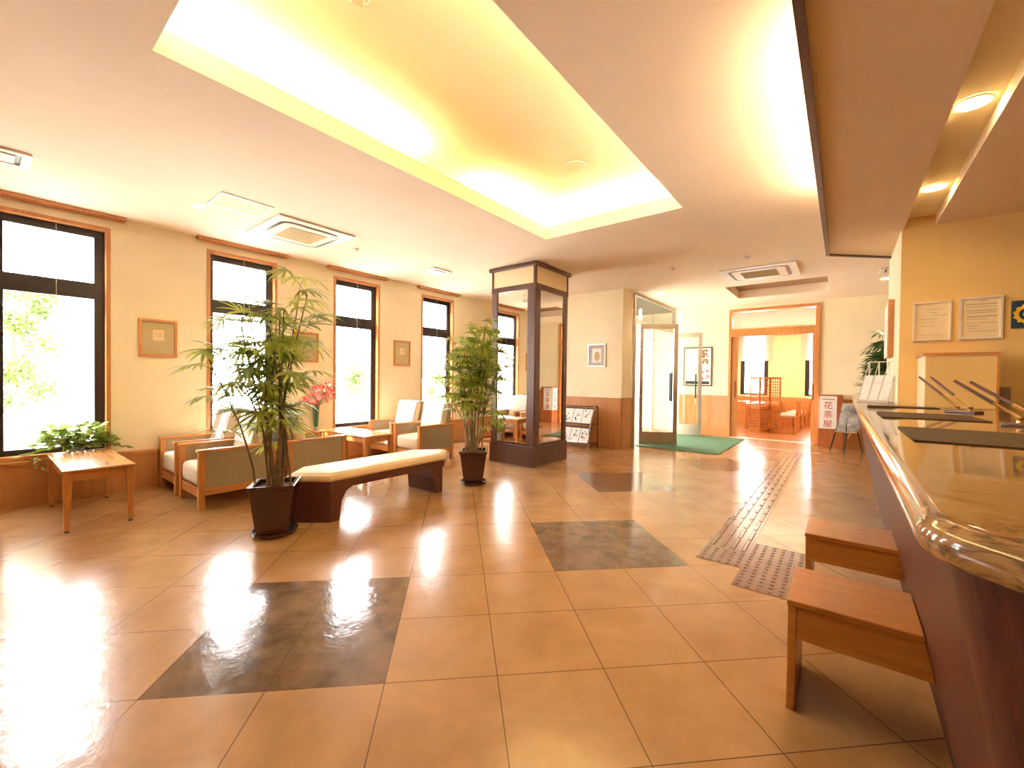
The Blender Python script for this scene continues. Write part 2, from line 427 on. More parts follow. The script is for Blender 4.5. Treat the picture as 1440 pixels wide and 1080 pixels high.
# right wall, column wall, rear wall
mb = MB(); mb.box(.41, 2.6, 5.42, 6.75, 0, CEIL)
struct(mb.build('wall_reception', ['wall_yellow']), 'ochre wall behind the reception counter with framed notices', 'wall')
mb = MB(); mb.box(.405, .41, 5.425, 6.75, 0, CEIL - .01)
struct(mb.build('wall_column', 'wall'), 'narrow cream side face of the reception wall', 'wall')
mb = MB(); mb.box(2.6, 2.74, -3.65, BACK + .1, 0, CEIL)
M['low_bounce'] = plain('brown low bounce wall', (.36, .22, .10), .8)  # dark brown for the unseen walls, to cut light bounced into the room
struct(mb.build('wall_right', 'low_bounce'), 'unseen wall of the staff area, coloured dark to cut bounce', 'wall')
mb = MB(); mb.box(WX - .14, 2.74, -3.65, -3.5, 0, CEIL)
struct(mb.build('wall_rear', 'low_bounce'), 'unseen wall behind the camera, coloured dark to cut bounce', 'wall')

# ------------------------------------------------------------------ entrance glazing and doors
GX = -3.35
gw = sempty('window_5', 'steel framed glass wall and transom above the entrance doors', 'window', (GX, 8.34, 0))
mb = MB()
for (a, b, c, d) in ((0, .07, 0, CEIL), (2.60, 2.66, 0, CEIL), (0.07, 2.60, 2.50, 2.58), (0.07, 2.60, CEIL - .05, CEIL)):
    mb.box(-.04, .03, a, b, c, d - (.001 if d == CEIL else 0))
mb.box(-.03, .02, .07, .12, 0, 2.50)
mb.build('frame', 'steel', gw, .003)
mb = MB(); mb.box(-.008, -.002, .07, 2.60, 2.58, CEIL - .05); mb.build('transom_pane', 'glass_door', gw)
mb = MB(); mb.box(-.008, -.002, 2.66, 2.98, 0, CEIL - .01); mb.build('side_pane', 'glass_door', gw)
def door_leaf(name, label, loc, ang, width, hgt):
    d = sempty(name, label, 'door', loc); d.rotation_euler = (0, 0, ang)
    m = MB()
    m.box(0, .07, -.022, .022, .02, hgt); m.box(width - .085, width, -.022, .022, .02, hgt)
    m.box(.07, width - .085, -.022, .022, hgt - .10, hgt); m.box(.07, width - .085, -.022, .022, .02, .28)
    m.build('door_frame', 'steel', d, .003)
    m = MB(); m.box(.07, width - .085, -.004, .004, .28, hgt - .10); m.build('door_pane', 'glass_door', d)
    for s in (-1, 1):
        m = MB(); x = width - .13
        m.tube([(x + .03, s * .02, 1.64), (x, s * .07, 1.62), (x, s * .07, .80), (x + .03, s * .02, .78)], .012, 8)
        m.build('door_handle', 'chrome', d, smooth=True)
        m = MB(); m.tube([(x, s * .07, 1.50), (x, s * .07, .92)], .017, 8); m.build('handle_grip', 'black', d, smooth=True)
    return d
door_leaf('door_1', 'open steel framed glass door leaf nearest the wainscot column', (GX + .04, 8.60, 0), math.radians(31), .76, 2.5)
door_leaf('door_2', 'far open steel framed glass door leaf in front of the framed poster', (GX + .05, 10.75, 0), math.radians(13), .66, 2.5)
# vestibule beyond
mb = MB(); mb.box(-6.5, -3.4, 8.34, 11.6, -.02, -.001)
vf = struct(mb.build('floor_vestibule', 'tile'), 'tiled floor of the entrance vestibule', 'floor')
mb = MB(); mb.box(-6.5, -3.4, 8.33, 11.5, CEIL, CEIL + .1)
struct(mb.build('ceiling_vestibule', 'white'), 'white vestibule ceiling', 'ceiling')
vw = sempty('window_6', 'frosted bright glass screen of the entrance vestibule', 'window', (-5.0, 11.5, 0))
mb = MB(); mb.box(-1.5, 1.58, 0, .02, 0, CEIL); mb.build('frosted_pane', 'frost', vw)
mb = MB()
for x in (-1.5, -.9, -.3, .3, .9, 1.45): mb.box(x, x + .05, -.03, -.001, 0, CEIL)
mb.box(-1.5, 1.58, -.03, -.001, 2.3, 2.36)
mb.build('mullion', 'steel', vw)
for i, (px, py) in enumerate(((-3.95, 9.3), (-3.95, 10.3))):
    t = thing('pendant_lamp', ['white glass pendant lamp seen first through the entrance transom', 'white glass pendant lamp seen second through the entrance transom'][i], 'lamp', (px, py, CEIL), 0, 'pendants in the vestibule')
    mb = MB(); mb.tube([(0, 0, -.02), (0, 0, -.001)], .04, 12); mb.build('ceiling_rose', 'steel', t)
    mb = MB(); mb.tube([(0, 0, -.28), (0, 0, -.02)], .028, 12); mb.build('lamp_shade', 'lamp_white', t, smooth=True)
mb = MB(); mb.box(-3.29, -1.75, 8.40, 11.05, .001, .012)
tag(mb.build('entrance_mat', 'green_carpet', None, .004), 'large green carpet mat inside the open glass doors', 'mat')

# ------------------------------------------------------------------ dining doorway
dw = sempty('door_3', 'honey wood dining room doorway with transom and sliding doors', 'door', (DX0, BACK, 0))
W = DX1 - DX0
mb = MB()
mb.box(-.0, .06, -.03, .16, 0, 3.05); mb.box(W - .08, W - .0, -.03, .16, 0, 3.05)
mb.box(.06, W - .08, -.03, .16, 2.99, 3.05); mb.box(.06, W - .08, -.03, .16, 2.40, 2.57)
mb.build('door_casing', 'honey', dw, .004)
mb = MB(); mb.box(.06, W - .08, .06, .066, 2.57, 2.99); mb.build('transom_pane', 'glass', dw)
mb = MB(); mb.box(.06, .20, .02, .06, .01, 2.40); sl = mb.build('sliding_door', 'honey', dw, .003)
mb = MB(); mb.tube([(.15, .0, .95), (.15, .0, 1.35)], .012, 8); mb.build('door_handle', 'dark', sl)
mb = MB(); mb.box(W - .13, W - .08, .02, .06, .01, 2.40); sl = mb.build('sliding_door', 'honey', dw, .003)
mb = MB(); mb.tube([(W - .10, .0, .95), (W - .10, .0, 1.30)], .012, 8); mb.build('door_handle', 'dark', sl)
mb = MB(); mb.box(DX0 + .061, DX1 - .081, BACK - .04, BACK + .10, .0, .008)
struct(mb.build('trim_6', 'sill_metal'), 'pale metal sill at the dining doorway', 'sill')
mb = MB(); mb.box(-1.73, -.30, 9.93, 9.955, .0, .004)
struct(mb.build('trim_7', 'steel'), 'thin metal strip across the floor before the dining doorway', 'strip')

# dining room
DB = 16.2
mb = MB(); mb.box(-4.5, 2.2, BACK + .10, DB + .1, -.03, -.001); struct(mb.build('floor_dining', 'dining_floor'), 'parquet floor of the dining room', 'floor')
mb = MB(); mb.box(-4.5, 2.2, BACK + .14, DB + .1, 3.1, 3.2); struct(mb.build('ceiling_dining', 'ceil'), 'cream ceiling of the dining room', 'ceiling')
DW = [(-2.72, -1.92), (-.93, -.13)]
mb = MB(); plate(mb, 'y', (-4.5, 2.2), (0, 3.1), DB, DB + .15, [(a, b, .9, 2.85) for a, b in DW])
struct(mb.build('wall_dining', 'wall_dining'), 'cream far wall of the dining room', 'wall')
mb = MB(); mb.box(-4.6, -4.5, BACK + .14, DB + .1, 0, 3.1); struct(mb.build('wall_dining_left', 'wall_dining'), 'left wall of the dining room', 'wall')
mb = MB(); mb.box(2.2, 2.3, BACK + .14, DB + .1, 0, 3.1); struct(mb.build('wall_dining_right', 'wall_dining'), 'right wall of the dining room', 'wall')
for i, (a, b) in enumerate(DW):
    w_ = sempty('window_%d' % (7 + i), ['dining room window behind the lattice screen, blind half lowered', 'dining room window at the right of the doorway, blind half lowered'][i], 'window', ((a + b) / 2, DB, .9))
    h = (b - a) / 2
    f = MB(); plate(f, 'y', (-h, h), (0, 1.95), .02, .10, [(-h + .12, h - .12, .05, 1.90)]); f.build('sash_frame', 'black_frame', w_)
    f = MB(); f.box(-h + .1, h - .1, .06, .065, .04, 1.91); f.build('pane', 'glass', w_)
    f = MB(); f.box(-h - .12, h + .12, -.03, -.025, 1.12, 1.99); f.build('roller_blind', 'blind', w_)
    f = MB(); f.tube([(-h - .12, -.03, 2.0), (h + .12, -.03, 2.0)], .02, 8); f.build('blind_roller', 'white', w_)
t = thing('lattice_screen', 'honey wood folding lattice screen inside the dining room', 'screen', (-1.68, 12.9, 0))
def lattice(panel_w, hh):
    m = MB()
    m.box(0, .035, -.012, .012, 0, hh); m.box(panel_w - .035, panel_w, -.012, .012, 0, hh)
    m.box(.035, panel_w - .035, -.012, .012, 0, .10); m.box(.035, panel_w - .035, -.012, .012, hh - .05, hh)
    m.box(.035, panel_w - .035, -.012, .012, .62, .68)
    n = int((panel_w - .07) / .085)
    for i in range(1, n + 1):
        x = .035 + (panel_w - .07) * i / (n + 1); m.box(x - .008, x + .008, -.006, .006, .10, hh - .05)
    for i in range(1, 18):
        z = .10 + (hh - .15) * i / 18; m.box(.035, panel_w - .035, -.007, .007, z - .009, z + .009)
    return m
for (x, y, a, w_) in ((-.30, .35, -50, .42), (-.03, .03, 62, .40), (.16, .38, -48, .40)):
    o = lattice(w_, 1.46).build('screen_panel', 'honey', t); o.location = (x, y, 0); o.rotation_euler = (0, 0, math.radians(a))
def dining_chair(loc, rz, label, first=None):
    if first: return dup(first, loc, rz, label)
    t = thing('dining_chair', label, 'chair', loc, rz, 'dining chairs seen through the doorway')
    for sx in (-1, 1):
        m = MB(); m.taper(sx * .19, -.19, 0, .43, .016, .02); m.build('leg', 'honey', t)
        m = MB(); m.loft([[(sx * .19 + a, y + b, z) for a, b in ((-.018, -.018), (.018, -.018), (.018, .018), (-.018, .018))] for y, z in ((.21, 0), (.19, .43), (.26, .86))]); m.build('leg', 'honey', t)
    m = MB(); m.box(-.21, .21, -.21, .21, .40, .43); m.build('seat_frame', 'honey', t)
    m = MB(); m.box(-.20, .20, -.20, .20, .43, .48); m.build('seat', 'pale_cushion', t, .015)
    m = MB(); m.box(-.2, .2, .235, .26, .74, .86)
    for k in range(4): m.box(-.12 + k * .075, -.10 + k * .075, .22, .24, .46, .75)
    m.build('backrest', 'honey', t)
    return t
c0 = dining_chair((-1.12, 13.3, 0), math.radians(-90), 'dining chair with grey seat nearest the dining doorway')
for k, (y, l) in enumerate(((14.05, 'second dining chair behind the one nearest the doorway'), (14.8, 'third dining chair in the row beyond the doorway'), (15.5, 'furthest dining chair in the row under the dining window'))):
    dining_chair((-1.12 + .05 * k, y, 0), math.radians(-90), l, c0)
t = thing('dining_table', 'long honey wood dining table beside the row of dining chairs', 'table', (-1.80, 14.6, 0))
m = MB(); m.box(-.35, .35, -1.0, 1.05, .68, .72); m.build('table_top', 'honey_y', t, .005)
for x in (-.3, .3):
    for y in (-.9, .95): m = MB(); m.taper(x, y, 0, .68, .025, .035); m.build('leg', 'honey', t)
t = thing('side_table', 'small honey wood table at the left inside the dining room', 'table', (-2.55, 14.6, 0))
m = MB(); m.box(-.45, .35, -.4, .4, .70, .74); m.build('table_top', 'honey_x', t, .005)
for x in (-.4, .3):
    for y in (-.35, .35): m = MB(); m.taper(x, y, 0, .70, .025, .03); m.build('leg', 'honey', t)
m = MB(); m.box(-4.4, 2.1, DB - .45, DB - .001, 0, .86)
tag(m.build('bench_cabinet', 'honey_x', None, .01), 'low honey wood cabinet under the dining room windows', 'cabinet')

# ------------------------------------------------------------------ mirrored pillar
PX0, PX1, PY0, PY1 = -4.50, -3.64, 5.26, 6.22
t = thing('mirrored_pillar', 'square pillar with dark wood posts and mirror panels in the lobby', 'pillar', ((PX0 + PX1) / 2, (PY0 + PY1) / 2, 0))
hx, hy = (PX1 - PX0) / 2, (PY1 - PY0) / 2
m = MB(); m.box(-hx - .012, hx + .012, -hy - .012, hy + .012, 0, .32); m.build('base', 'dark', t, .006)
m = MB(); m.box(-hx + .03, hx - .03, -hy + .03, hy - .03, .33, 2.79); m.build('core', 'dark', t)
for sx in (-1, 1):
    for sy in (-1, 1):
        m = MB(); w = .15 if sx * sy < 0 else .12; w = .15 if (sx, sy) == (1, -1) else .12
        m.box(min(sx * hx, sx * (hx - w)), max(sx * hx, sx * (hx - w)), min(sy * hy, sy * (hy - w)), max(sy * hy, sy * (hy - w)), .32, 2.79)
        m.build('post', 'dark', t, .012)
for sx in (-1, 1):
    m = MB(); m.box(min(sx * (hx - .03), sx * (hx - .018)), max(sx * (hx - .03), sx * (hx - .018)), -hy + .12, hy - .12, .34, 2.72); m.build('mirror_panel', 'mirror', t)
    m = MB(); m.box(-hx + .12, hx - .12, min(sx * (hy - .03), sx * (hy - .018)), max(sx * (hy - .03), sx * (hy - .018)), .34, 2.72); m.build('mirror_panel', 'mirror', t)
m = MB(); plate(m, 'z', (-hx - .004, hx + .004), (-hy - .004, hy + .004), 2.72, 2.80, [(-hx + .1, hx - .1, -hy + .1, hy - .1)]); m.build('upper_rail', 'dark', t)
m = MB(); m.box(-hx + .005, hx - .005, -hy + .005, hy - .005, 2.80, 3.06); m.build('cream_band', 'cream_panel', t)
for sx in (-1, 1):
    for sy in (-1, 1):
        m = MB(); x = sx * (hx - .018); y = sy * (hy - .018); m.box(x - .02, x + .02, y - .02, y + .02, 2.80, 3.06); m.build('corner_strip', 'dark', t)
m = MB(); m.box(-hx - .04, hx + .04, -hy - .04, hy + .04, 3.06, CEIL - .001); m.build('crown', 'dark', t, .008)

# ------------------------------------------------------------------ ceiling fittings
def ac(name, label, x0, x1, y0, y1, angg=0):
    cx, cy = (x0 + x1) / 2, (y0 + y1) / 2
    t = thing(name, label, 'air conditioner', (cx, cy, CEIL)); h = (x1 - x0) / 2; k = (y1 - y0) / 2
    m = MB(); m.box(-h, h, -k, k, -.022, -.001); m.build('panel', 'white', t, .012)
    def rr(a, b, r, n=5):
        P = []
        for cx_, cy_, s in ((a - r, b - r, 0), (-a + r, b - r, 1), (-a + r, -b + r, 2), (a - r, -b + r, 3)):
            for i in range(n + 1):
                an = (s + i / n) * PI / 2; P.append((cx_ + r * math.cos(an), cy_ + r * math.sin(an)))
        return P
    m = MB(); o_ = rr(h * .80, k * .80, .12); i_ = rr(h * .72, k * .72, .09)
    m.loft([[(x, y, -.024) for x, y in o_], [(x, y, -.024) for x, y in i_], [(x, y, -.022) for x, y in i_], [(x, y, -.022) for x, y in o_]], cap=False)
    m.build('air_slot', 'black', t)
    m = MB(); m.prism(rr(h * .71, k * .71, .09), -.030, -.0221); m.build('centre_cover', 'white', t, .004)
    m = MB(); m.box(-h * .48, h * .48, -k * .48, k * .48, -.034, -.030)
    for q in range(13): y = -k * .45 + q * k * .9 / 12; m.box(-h * .47, h * .47, y - .004, y + .004, -.037, -.034)
    m.build('grille', 'mat_board', t)
ac('ceiling_air_conditioner', 'white cassette air conditioner in the ceiling above the armchairs', -5.79, -4.83, 2.07, 3.0)
ac('ceiling_air_conditioner', 'white cassette air conditioner in the ceiling near the dining doorway', -1.60, -.565, 7.45, 8.42)
def vent(label, x0, x1, y0, y1):
    t = thing('ceiling_vent', label, 'vent', ((x0 + x1) / 2, (y0 + y1) / 2, CEIL)); h = (x1 - x0) / 2; k = (y1 - y0) / 2
    m = MB(); plate(m, 'z', (-h, h), (-k, k), -.02, -.001, [(-h + .06, h - .06, -k + .06, k - .06)]); m.build('frame', 'white', t, .005)
    m = MB(); m.box(-h + .05, h - .05, -k + .05, k - .05, -.006, -.001); m.build('opening', 'black', t)
    m = MB(); m.box(-h + .09, h - .09, -k + .09, k - .09, -.022, -.008); m.build('blade', 'white', t, .004)
vent('square white air diffuser in the ceiling at the left edge of the photo', -5.56, -5.18, -.35, .30)
vent('small white ceiling vent between the cassette unit and the mirrored pillar', -5.55, -5.14, 4.58, 4.97)
vent('small white ceiling vent beside the reception wall', .42, .80, 8.70, 9.1)
t = thing('access_panel', 'flat white access panel in the ceiling beside the cassette unit', 'panel', (-4.93, 1.73, CEIL))
m = MB(); plate(m, 'z', (-.215, .215), (-.24, .24), -.008, -.001, [(-.195, .195, -.22, .22)]); m.build('frame', 'white', t)
m = MB(); m.box(-.19, .19, -.215, .215, -.006, -.001); m.build('panel', 'ceil', t)
def downlight(label, x, y, z, r, mat='lamp_white', power=0, col=(1, .8, .5)):
    t = thing('downlight', label, 'light', (x, y, z), 0)
    m = MB(); m.loft([[(rr * math.cos(2 * PI * k / 28), rr * math.sin(2 * PI * k / 28), zz) for k in range(28)] for rr, zz in ((r + .015, -.001), (r + .015, -.008), (r, -.008), (r, -.001))], cap=False); m.build('trim_ring', 'white', t)
    m = MB(); m.lathe([(r, -.001), (r, -.005)], 28); m.build('lamp_lens', mat, t)
    if power:
        l = bpy.data.lights.new('downlight_beam', 'SPOT'); l.energy = power; l.color = col; l.spot_size = math.radians(115); l.spot_blend = .6; l.shadow_soft_size = r
        o = bpy.data.objects.new('downlight_beam', l); COL.objects.link(o); o.location = (x, y, z - .03)
downlight('round downlight in the lounge ceiling beside the access panel', -5.32, 1.47, CEIL, .055, power=14)
downlight('round recessed downlight in the trough, nearer the camera', .525, 3.38, 2.88, .07, 'lamp_warm', 8)
downlight('round recessed downlight in the trough, nearer the ochre wall', .525, 4.66, 2.88, .07, 'lamp_warm', 8)
downlight('round recessed downlight in the trough above the near counter end', .525, 2.1, 2.88, .07, 'lamp_warm', 8)
downlight('round recessed downlight in the trough behind the camera', .525, .8, 2.88, .07, 'lamp_warm', 8)
downlight('round downlight in the ceiling beyond the glass doors', -2.95, 8.72, CEIL, .06, power=22)
downlight('round downlight in the ceiling beside the reception wall side', .56, 9.62, CEIL, .08, power=22)
t = thing('smoke_detector', 'round white smoke detector in the light cove', 'detector', (-2.15, 1.33, 3.5))
m = MB(); m.lathe([(.075, -.001), (.075, -.02), (.06, -.03)], 24); m.build('base', 'white', t, smooth=False)
m = MB(); m.lathe([(.05, -.03), (.05, -.045), (.032, -.06)], 20); m.build('sensor_cap', 'cream_panel', t)
for k in range(6):
    a = k * PI / 3; m = MB(); m.box(-.008, .008, -.004, .004, -.045, -.032); o = m.build('sensor_slot', 'ink_soft', t); o.location = (.05 * math.cos(a), .05 * math.sin(a), 0); o.rotation_euler = (0, 0, a + PI / 2)
t = thing('ceiling_speaker', 'flat round ceiling speaker in the far part of the light cove', 'speaker', (-2.15, 3.77, 3.5))
m = MB(); m.lathe([(.105, -.001), (.105, -.012)], 28); m.build('rim', 'white', t)
m = MB(); m.lathe([(.085, -.012), (.085, -.016)], 28); m.build('grille', 'cream_panel', t)
for lab, x, y in (('small round ceiling detector between pillar and glass doors', -2.14, 6.86), ('small ceiling detector in front of the far cassette unit', -1.10, 6.84), ('small round ceiling detector between the near cassette unit and the vent', -5.32, 3.3)):
    t = thing('ceiling_detector', lab, 'detector', (x, y, CEIL)); m = MB(); m.lathe([(.045, -.001), (.045, -.012), (.025, -.03)], 20); m.build('body', 'white', t)
    m = MB(); m.lathe([(.015, -.03), (.012, -.04)], 12); m.build('sensor_cap', 'cream_panel', t)

# cove tubes (real lamps hidden behind the cove lip)
def tube_light(label, x0, y0, x1, y1, z, p):
    t = thing('fluorescent_tube', label, 'lamp', ((x0 + x1) / 2, (y0 + y1) / 2, z), 0)
    L = math.hypot(x1 - x0, y1 - y0); a = math.atan2(y1 - y0, x1 - x0); t.rotation_euler = (0, 0, a)
    m = MB(); m.box(-L / 2, L / 2, -.03, .03, -.03, -.013); m.build('fitting', 'white', t)
    m = MB(); m.tube([(-L / 2, 0, 0), (L / 2, 0, 0)], .013, 10); m.build('lamp_tube', 'lamp_tube', t)
    l = bpy.data.lights.new('cove_glow', 'AREA'); l.shape = 'RECTANGLE'; l.size = L; l.size_y = .04; l.energy = p; l.color = (1, .85, .56)
    o = bpy.data.objects.new('cove_glow', l); COL.objects.link(o); o.location = ((x0 + x1) / 2, (y0 + y1) / 2, z + .02); o.rotation_euler = (PI, 0, a)
zt = CEIL + .20; xl, xr = CV[0] - .17, CV[1] + .17
tube_light('warm tube hidden in the near left side of the light cove', xl, .7, xl, 2.5, zt, 17)
tube_light('warm tube hidden in the far left side of the light cove', xl, 3.45, xl, 4.6, zt, 12)
tube_light('warm tube hidden in the near right side of the light cove', xr, .7, xr, 2.4, zt, 8)
tube_light('warm tube hidden in the far right side of the light cove', xr, 2.8, xr, 4.5, zt, 8)
tube_light('warm tube hidden across the far end of the light cove', -2.8, CV[3] + .17, -1.5, CV[3] + .17, zt, 12)
tube_light('warm tube hidden across the near end of the light cove', -2.8, CV[2] - .17, -1.5, CV[2] - .17, zt, 17)
tube_light('warm tube hidden on the shelf of the reception soffit', -.04, 2.5, -.04, 4.7, SZ + .10, 13)

# ------------------------------------------------------------------ reception counter
TZ = 1.15
t = thing('reception_counter', 'long reception counter with rosewood front and golden brown granite top', 'counter', (.5, 4, 0))
def counter_outline(d, r=.13):
    """customer side inset by d, rounded 45 degree corner; wraps round the reception wall"""
    ox, oy = -.5, -4
    cx, cy = .095 + d, .905 + d * math.tan(PI / 8)
    tl = r * math.tan(PI / 8); P = [(cx, 7.3 - d)]
    c = (cx + r, cy + tl)
    for i in range(9):
        a = PI + (PI / 4) * i / 8; P.append((c[0] + r * math.cos(a), c[1] + r * math.sin(a)))
    L = 1.5 - cx
    P += [(1.5, cy - L), (1.5, 5.415), (.403, 5.415), (.403, 7.3 - d)]
    return [(x + ox, y + oy) for x, y in P]
m = MB()
prof = [(.035 - .035 * math.sin(PI * i / 14), -.035 - .035 * math.cos(PI * i / 14)) for i in range(15)]
m.loft([[(x, y, TZ + z) for x, y in counter_outline(d)] for d, z in prof])
m.build('countertop', 'granite', t, smooth=True)
m = MB(); m.loft([[(x, y, z) for x, y in counter_outline(d, .11)] for d, z in ((.235, 0), (.04, TZ - .071))]); m.build('front_panel', 'rosewood', t)

def desk_mat(lab, x0, y0, x1, y1):
    m = MB(); m.box(x0, x1, y0, y1, TZ + .001, TZ + .006); return tag(m.build('desk_mat', 'leather', None, .002), lab, 'desk mat', 'writing mats on the counter')
desk_mat('brown leather writing mat nearest the camera on the counter', .20, 2.05, .62, 2.64)
desk_mat('brown leather writing mat in the middle of the three on the counter', .185, 3.32, .62, 3.90)
desk_mat('brown leather writing mat furthest along the counter', .17, 4.70, .60, 4.93)
def pen_stand(lab, loc, rz, pens, pen_len):
    t = thing('pen_stand', lab, 'pen stand', loc, rz)
    m = MB(); m.prism([(-.085, -.045), (.085, -.045), (.085, .045), (-.085, .045)], 0, .018); m.build('base', 'dark_bench', t, .005)
    for i, (sx, dirv) in enumerate(pens):
        m = MB(); m.lathe([(.013, .018), (.010, .03), (.014, .045), (.009, .046)], 14, (sx, 0, 0)); m.build('socket', 'gold', t, smooth=False)
        d = Vector(dirv).normalized(); p0 = Vector((sx, 0, .04))
        g = tag(None or MB().tube([p0, p0 + d * pen_len * .38], .006, 10, .008).build('pen_tip', 'gold', None), 'x', 'pen')
        g.parent = t; del g['label']; del g['category']
        MB().tube([p0 + d * pen_len * .38, p0 + d * pen_len * .42, p0 + d * pen_len * .97, p0 + d * pen_len], .0095, 10, .0065).build('pen_barrel', 'dark_bench', t, smooth=True)
    return t
pen_stand('black pen stand with two slanted pens beside the nearest writing mat', (.70, 3.12, TZ), math.radians(-38), [(-.035, (-.74, -.1, .56)), (.035, (-.78, -.1, .56))], .30)
pen_stand('black pen stand with two slanted pens in front of the cabinet', (.66, 4.28, TZ), math.radians(-38), [(-.035, (-.62, -.1, .62)), (.035, (-.62, -.1, .62))], .30)
# cabinet box on the ochre wall
t = thing('wall_cabinet', 'box shaped ochre cabinet with brown edging against the reception wall', 'cabinet', (.735, 5.185, TZ))
m = MB(); m.box(-.20, .20, -.225, .234, .001, .43); m.build('body', 'cream_panel', t)  # cream body puts the window light on its left side into the colour
m = MB(); m.box(-.215, .215, -.235, .234, .43, .455); m.box(.20, .215, -.235, .234, .001, .43); m.build('edging', 'honey_x', t)
m = MB(); m.box(-.195, .20, -.232, -.226, .004, .428); m.build('door', 'wall_yellow', t)
m = MB(); m.box(1.00, 1.10, 5.395, 5.415, TZ + .05, TZ + .18); tag(m.build('wall_patch', 'brown_panel', None, .003), 'dull purple brown patch on the wall right of the cabinet', 'wall patch')  # small raised patch in dull purple brown on the ochre wall
# framed notices
def frame_y(name, lab, cat, x0, x1, z0, z1, y, fm, fw, parts, depth=.02, face=-1, group=None):
    """picture on a wall facing -y"""
    t = thing(name, lab, cat, ((x0 + x1) / 2, y, (z0 + z1) / 2), 0, group); h = (x1 - x0) / 2; k = (z1 - z0) / 2
    m = MB(); plate(m, 'y', (-h, h), (-k, k), -depth, -.001, [(-h + fw, h - fw, -k + fw, k - fw)]); m.build('frame', fm, t, .002)
    for nm, mt, a, b, c, d, dd in parts:
        m = MB(); m.box(a * h, b * h, -depth * dd, -.0012, c * k, d * k); m.build(nm, mt, t)
    return t, h, k
def lines(t, h, k, rows, y, mat='ink_soft', seed=1):
    rnd = random.Random(seed); m = MB()
    for z, a, b, th in rows:
        x = a
        while x < b:
            w = rnd.uniform(.03, .09); m.box(x * h, min(x + w, b) * h, y - .0008, y, (z - th) * k, (z + th) * k); x += w + rnd.uniform(.01, .03)
    m.build('printed_text', mat, t)
t, h, k = frame_y('framed_certificate', 'smaller silver framed certificate on the ochre reception wall', 'certificate', .497, .745, 1.74, 2.09, 5.42, 'silver_frame', .014, [('paper', 'paper_warm', -.93, .93, -.95, .95, .4)])
lines(t, h, k, [(.62, -.3, .5, .012), (.45, -.1, .3, .012), (.3, .1, .75, .014), (.12, -.75, .3, .014), (-.05, -.6, .2, .010), (-.22, -.6, .1, .012), (-.7, -.6, .8, .008)], -.009)
t, h, k = frame_y('framed_certificate', 'larger silver framed certificate with dense print on the ochre wall', 'certificate', .79, 1.048, 1.74, 2.105, 5.42, 'silver_frame', .017, [('paper', 'paper_warm', -.9, .9, -.93, .93, .4)])
lines(t, h, k, [(.8, -.1, .3, .02), (.66, -.65, .75, .022), (.54, -.65, .7, .014), (.36, -.65, .75, .02), (.26, -.65, .7, .018), (.08, -.65, .75, .025), (-.04, -.65, .3, .014), (-.22, -.65, .75, .014), (-.36, -.6, .0, .02), (-.48, -.55, -.1, .015), (-.62, -.6, .7, .014)], -.009, seed=3)
t = thing('emblem_board', 'navy board with a round golden emblem at the right edge', 'sign', (1.185, 5.42, 1.935))
m = MB(); m.box(-.093, .093, -.012, .0, -.115, .115); m.build('board', 'blue', t, .002)
m = MB(); n = 48
ro = [.075 + (.010 if (i // 2) % 2 else 0) for i in range(n)]
m.loft([[(r * math.cos(2 * PI * i / n), yy, r * math.sin(2 * PI * i / n)) for i, r in enumerate(rs)] for rs, yy in ((ro, -.0122), (ro, -.014), ([.052] * n, -.014), ([.052] * n, -.0122))], cap=False)
m.build('emblem_ring', 'yellow', t)
m = MB(); m.loft([[(.030 * math.cos(2 * PI * i / 20), y, .030 * math.sin(2 * PI * i / 20)) for i in range(20)] for y in (-.0122, -.0142)]); m.build('emblem_centre', 'yellow', t)
# framed picture on the column side, facing -x
t = thing('framed_picture', 'honey framed picture seen edge-on on the cream side of the reception wall', 'picture', (.405, 6.15, 1.92))
m = MB(); m.box(-.05, -.001, -.22, .22, -.30, .30); m.build('frame', 'honey', t, .004)
m = MB(); m.box(-.052, -.050, -.17, .17, -.25, .25); m.build('print', 'paper', t)

# wire brochure holder on the counter end beside the column
t = thing('brochure_holder', 'white wire brochure holder at the far end of the counter', 'holder', (.27, 5.85, TZ), math.radians(42))
for i in range(4):
    y = -.20 + i * .11
    m = MB(); m.tube([(-.08, y, .0), (-.02, y, .20), (.05, y, .42), (.05, y, .0)], .006, 6); m.build('wire_frame', 'white', t, smooth=True)
m = MB()
for z, x in ((.06, -.06), (.20, -.02), (.42, .05), (.006, .05), (.006, -.08)): m.tube([(x, -.20, z), (x, .13, z)], .005, 6)
m.build('cross_wire', 'white', t, smooth=True)
for i in range(3):
    m = MB(); m.loft([[(-.075 + .30 * z, y, z + .02) for y in (-.19 + i * .11, -.10 + i * .11)] + [(-.065 + .30 * z, y, z + .02) for y in (-.10 + i * .11, -.19 + i * .11)] for z in (0, .26)])
    o = m.build('brochure', 'paper'); o.location = (.27, 5.85, TZ); o.rotation_euler = (0, 0, math.radians(42)); tag(o, ['white leaflet in the nearest slot of the wire holder', 'white leaflet in the middle slot of the wire holder', 'white leaflet in the far slot of the wire holder'][i], 'leaflet', 'leaflets on the counter')

